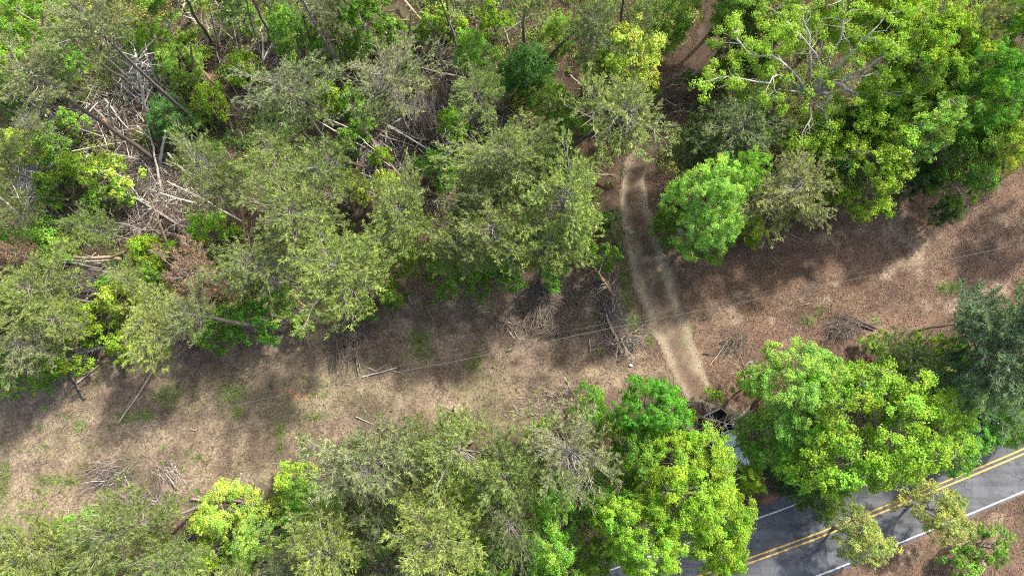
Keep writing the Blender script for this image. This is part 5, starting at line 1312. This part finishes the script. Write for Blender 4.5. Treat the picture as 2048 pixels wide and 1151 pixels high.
rock(1546, 722, 0.14, (0.08, 0.07, 0.065), 'small charred chunk east of the hollow stump', 'charred_lump', 'burnt wood')

# ------------------------------------------------------------------ power wires along the strip
M_WIRE = mat_plain('wire', (0.11, 0.105, 0.10), 0.8, 0.0, noise=0.2)
M_WIRE2 = mat_plain('thin_wire', (0.10, 0.095, 0.09), 0.8, 0.0, noise=0.2)
def wire(pts, r, m, label):
    P = smooth_line(np.array([G(*p) for p in pts]), 14); mb = MB(); tube(mb, P, np.full(len(P), r), 6, cap=False)
    tag(link('power_wire', mb.mesh('power_wire', [m], (0,))), label, 'wire')
wire([(-400, 1000, 9.2), (120, 890, 8.2), (590, 784, 7.8), (940, 716, 7.8), (1240, 652, 8.0), (1530, 595, 8.3), (2048, 487, 9.2), (2500, 392, 10)], 0.018, M_WIRE, 'thicker grey wire strung along the cleared strip, lower of the two')
wire([(-400, 985, 9.6), (120, 877, 8.7), (590, 771, 8.4), (940, 703, 8.4), (1240, 640, 8.5), (1530, 583, 8.8), (2048, 478, 9.6), (2500, 386, 10.4)], 0.007, M_WIRE2, 'thin grey wire running just above the thicker one')

# ------------------------------------------------------------------ pickup truck under the lime tree
M_PAINT = mat_plain('pale_blue_car_paint', (0.55, 0.66, 0.72), 0.3, 0.0, coat=0.5)
M_GLASS = mat_plain('car_glass', (0.05, 0.07, 0.09), 0.08, 0.0, spec=0.9)
M_BLACK = mat_plain('black_plastic', (0.012, 0.012, 0.014), 0.9, spec=0.1)
M_TYRE = mat_plain('tyre_rubber', (0.02, 0.02, 0.02), 0.85)
M_CHROME = mat_plain('bright_metal', (0.6, 0.6, 0.62), 0.3, 0.9)
M_LAMP = mat_plain('lamp_glass', (0.7, 0.72, 0.72), 0.15)
M_RED = mat_plain('red_lamp_glass', (0.45, 0.03, 0.02), 0.2)
def loft(rings, caps=True):
    mb = MB(); n = len(rings[0]); m = len(rings); V = np.concatenate([np.asarray(r, float) for r in rings]); idx = np.arange(n * m).reshape(m, n)
    mb.add(V, np.stack([idx[:-1], np.roll(idx[:-1], -1, 1), np.roll(idx[1:], -1, 1), idx[1:]], -1).reshape(-1, 4))
    if caps:
        for r in (rings[0], rings[-1]):
            r = np.asarray(r, float); mb.add(np.vstack([r, r.mean(0)[None]]), np.stack([np.arange(n), np.roll(np.arange(n), -1), np.full(n, n)], -1))
    return mb
def rrect(x0, x1, y0, y1, z, r, k=4):
    out = []
    for cx, cy, a0 in ((x1 - r, y1 - r, 0), (x0 + r, y1 - r, 90), (x0 + r, y0 + r, 180), (x1 - r, y0 + r, 270)):
        for i in range(k + 1):
            a = math.radians(a0 + 90 * i / k); out.append([cx + math.cos(a) * r, cy + math.sin(a) * r, z])
    return np.array(out)
def truck():
    a = G(1422, 812, 1.2); b = G(1490, 950, 1.0); d = b - a; yaw = math.atan2(d[1], d[0]); c = (a + b) / 2
    e = bpy.data.objects.new('pickup_truck', None); COL.objects.link(e); e.location = (c[0], c[1], 0.06); e.rotation_euler = (0, 0, yaw); e.scale = (0.92, 0.95, 0.95)
    tag(e, 'pale blue-grey pickup truck with black bed parked under the huge lime tree', 'truck')
    W = 0.95
    # lower body (nose towards +x)
    body = loft([rrect(-2.75, 2.72, -W + 0.08, W - 0.08, 0.38, 0.12), rrect(-2.8, 2.8, -W, W, 0.55, 0.18), rrect(-2.8, 2.78, -W, W, 0.9, 0.25), rrect(-2.78, 2.6, -W + 0.05, W - 0.05, 1.04, 0.3)])
    link('body', body.mesh('truck_body', [M_PAINT]), e)
    link('bonnet', loft([rrect(1.25, 2.6, -W + 0.07, W - 0.07, 1.045, 0.25), rrect(1.2, 2.5, -W + 0.14, W - 0.14, 1.13, 0.3)]).mesh('bonnet', [M_PAINT]), e)
    cab = loft([rrect(-0.72, 1.2, -W + 0.06, W - 0.06, 1.046, 0.12), rrect(-0.62, 0.62, -W + 0.2, W - 0.2, 1.62, 0.14)])
    link('window_band', cab.mesh('cab_glass', [M_GLASS]), e)
    link('roof', loft([rrect(-0.66, 0.6, -W + 0.17, W - 0.17, 1.60, 0.16), rrect(-0.62, 0.55, -W + 0.2, W - 0.2, 1.68, 0.2)]).mesh('cab_roof', [M_PAINT]), e)
    ws = MB(); v = np.array([[1.23, -0.78, 1.09], [1.23, 0.78, 1.09], [0.68, 0.66, 1.62], [0.68, -0.66, 1.62]]); ws.add(v, [[0, 1, 2, 3]])
    ws.add(v - [0.015, 0, 0.015], [[3, 2, 1, 0]])
    link('windscreen', ws.mesh('windscreen', [mat_plain('windscreen_glass', (0.35, 0.45, 0.5), 0.05, 0.0, spec=1.0)]), e)  # pale base colour paints a sky reflection into the glass
    bed = MB()
    def box(x0, x1, y0, y1, z0, z1, mb):
        v = np.array([[x, y, z] for z in (z0, z1) for x, y in ((x0, y0), (x1, y0), (x1, y1), (x0, y1))])
        mb.add(v, [[0, 3, 2, 1], [4, 5, 6, 7], [0, 1, 5, 4], [1, 2, 6, 5], [2, 3, 7, 6], [3, 0, 4, 7]])
    box(-2.62, -0.82, -0.74, 0.74, 1.045, 1.075, bed); link('bed_floor', bed.mesh('bed_floor', [M_BLACK]), e)
    for (y0, y1) in ((-0.965, -0.76), (0.76, 0.965)):
        mb = MB(); box(-2.83, -0.76, y0, y1, 1.046, 1.24, mb); link('bed_side', mb.mesh('bed_side', [M_BLACK]), e)
    mb = MB(); box(-2.83, -2.66, -0.75, 0.75, 1.047, 1.23, mb); link('tailgate', mb.mesh('tailgate', [M_BLACK]), e)
    for x in (-1.75, 1.75):
        for s in (-1, 1):
            n = 18; aa = np.arange(n) * 6.2832 / n
            rings = [np.column_stack([x + np.cos(aa) * rr, np.full(n, s * (0.78 + yy)), 0.36 + np.sin(aa) * rr]) for yy, rr in ((0, 0.3), (0.0, 0.36), (0.2, 0.36), (0.22, 0.32), (0.19, 0.22))]
            w = link('wheel', loft(rings).mesh('tyre', [M_TYRE]), e)
            rings = [np.column_stack([x + np.cos(aa) * rr, np.full(n, s * (0.78 + yy)), 0.36 + np.sin(aa) * rr]) for yy, rr in ((0.192, 0.21), (0.205, 0.12), (0.2, 0.05))]
            link('rim', loft(rings).mesh('rim', [M_CHROME]), w)
    for s in (-1, 1):
        mb = MB(); box(2.7, 2.8, s * 0.8 - 0.14, s * 0.8 + 0.14, 0.72, 0.9, mb); o = link('headlight', mb.mesh('headlight', [M_LAMP]), e); o.location.x = 0.012
        mb = MB(); box(-2.82, -2.76, s * 0.86 - 0.07, s * 0.86 + 0.07, 0.75, 1.0, mb); link('tail_light', mb.mesh('tail_light', [M_RED]), e)
        mb = MB(); box(1.0, 1.12, s * 1.04 - 0.09, s * 1.04 + 0.09, 1.08, 1.24, mb); link('mirror', mb.mesh('mirror', [M_BLACK]), e)
    mb = MB(); box(2.74, 2.86, -0.86, 0.86, 0.42, 0.6, mb); link('bumper', mb.mesh('bumper', [M_CHROME]), e)
    mb = MB(); box(-2.88, -2.78, -0.86, 0.86, 0.42, 0.58, mb); link('bumper', mb.mesh('bumper', [M_CHROME]), e)
    mb = MB(); box(2.76, 2.812, -0.55, 0.55, 0.66, 0.9, mb); link('grille', mb.mesh('grille', [M_BLACK]), e)
truck()
print('objects', len(bpy.data.objects), 'tris', sum(len(m.polygons) for m in bpy.data.meshes))
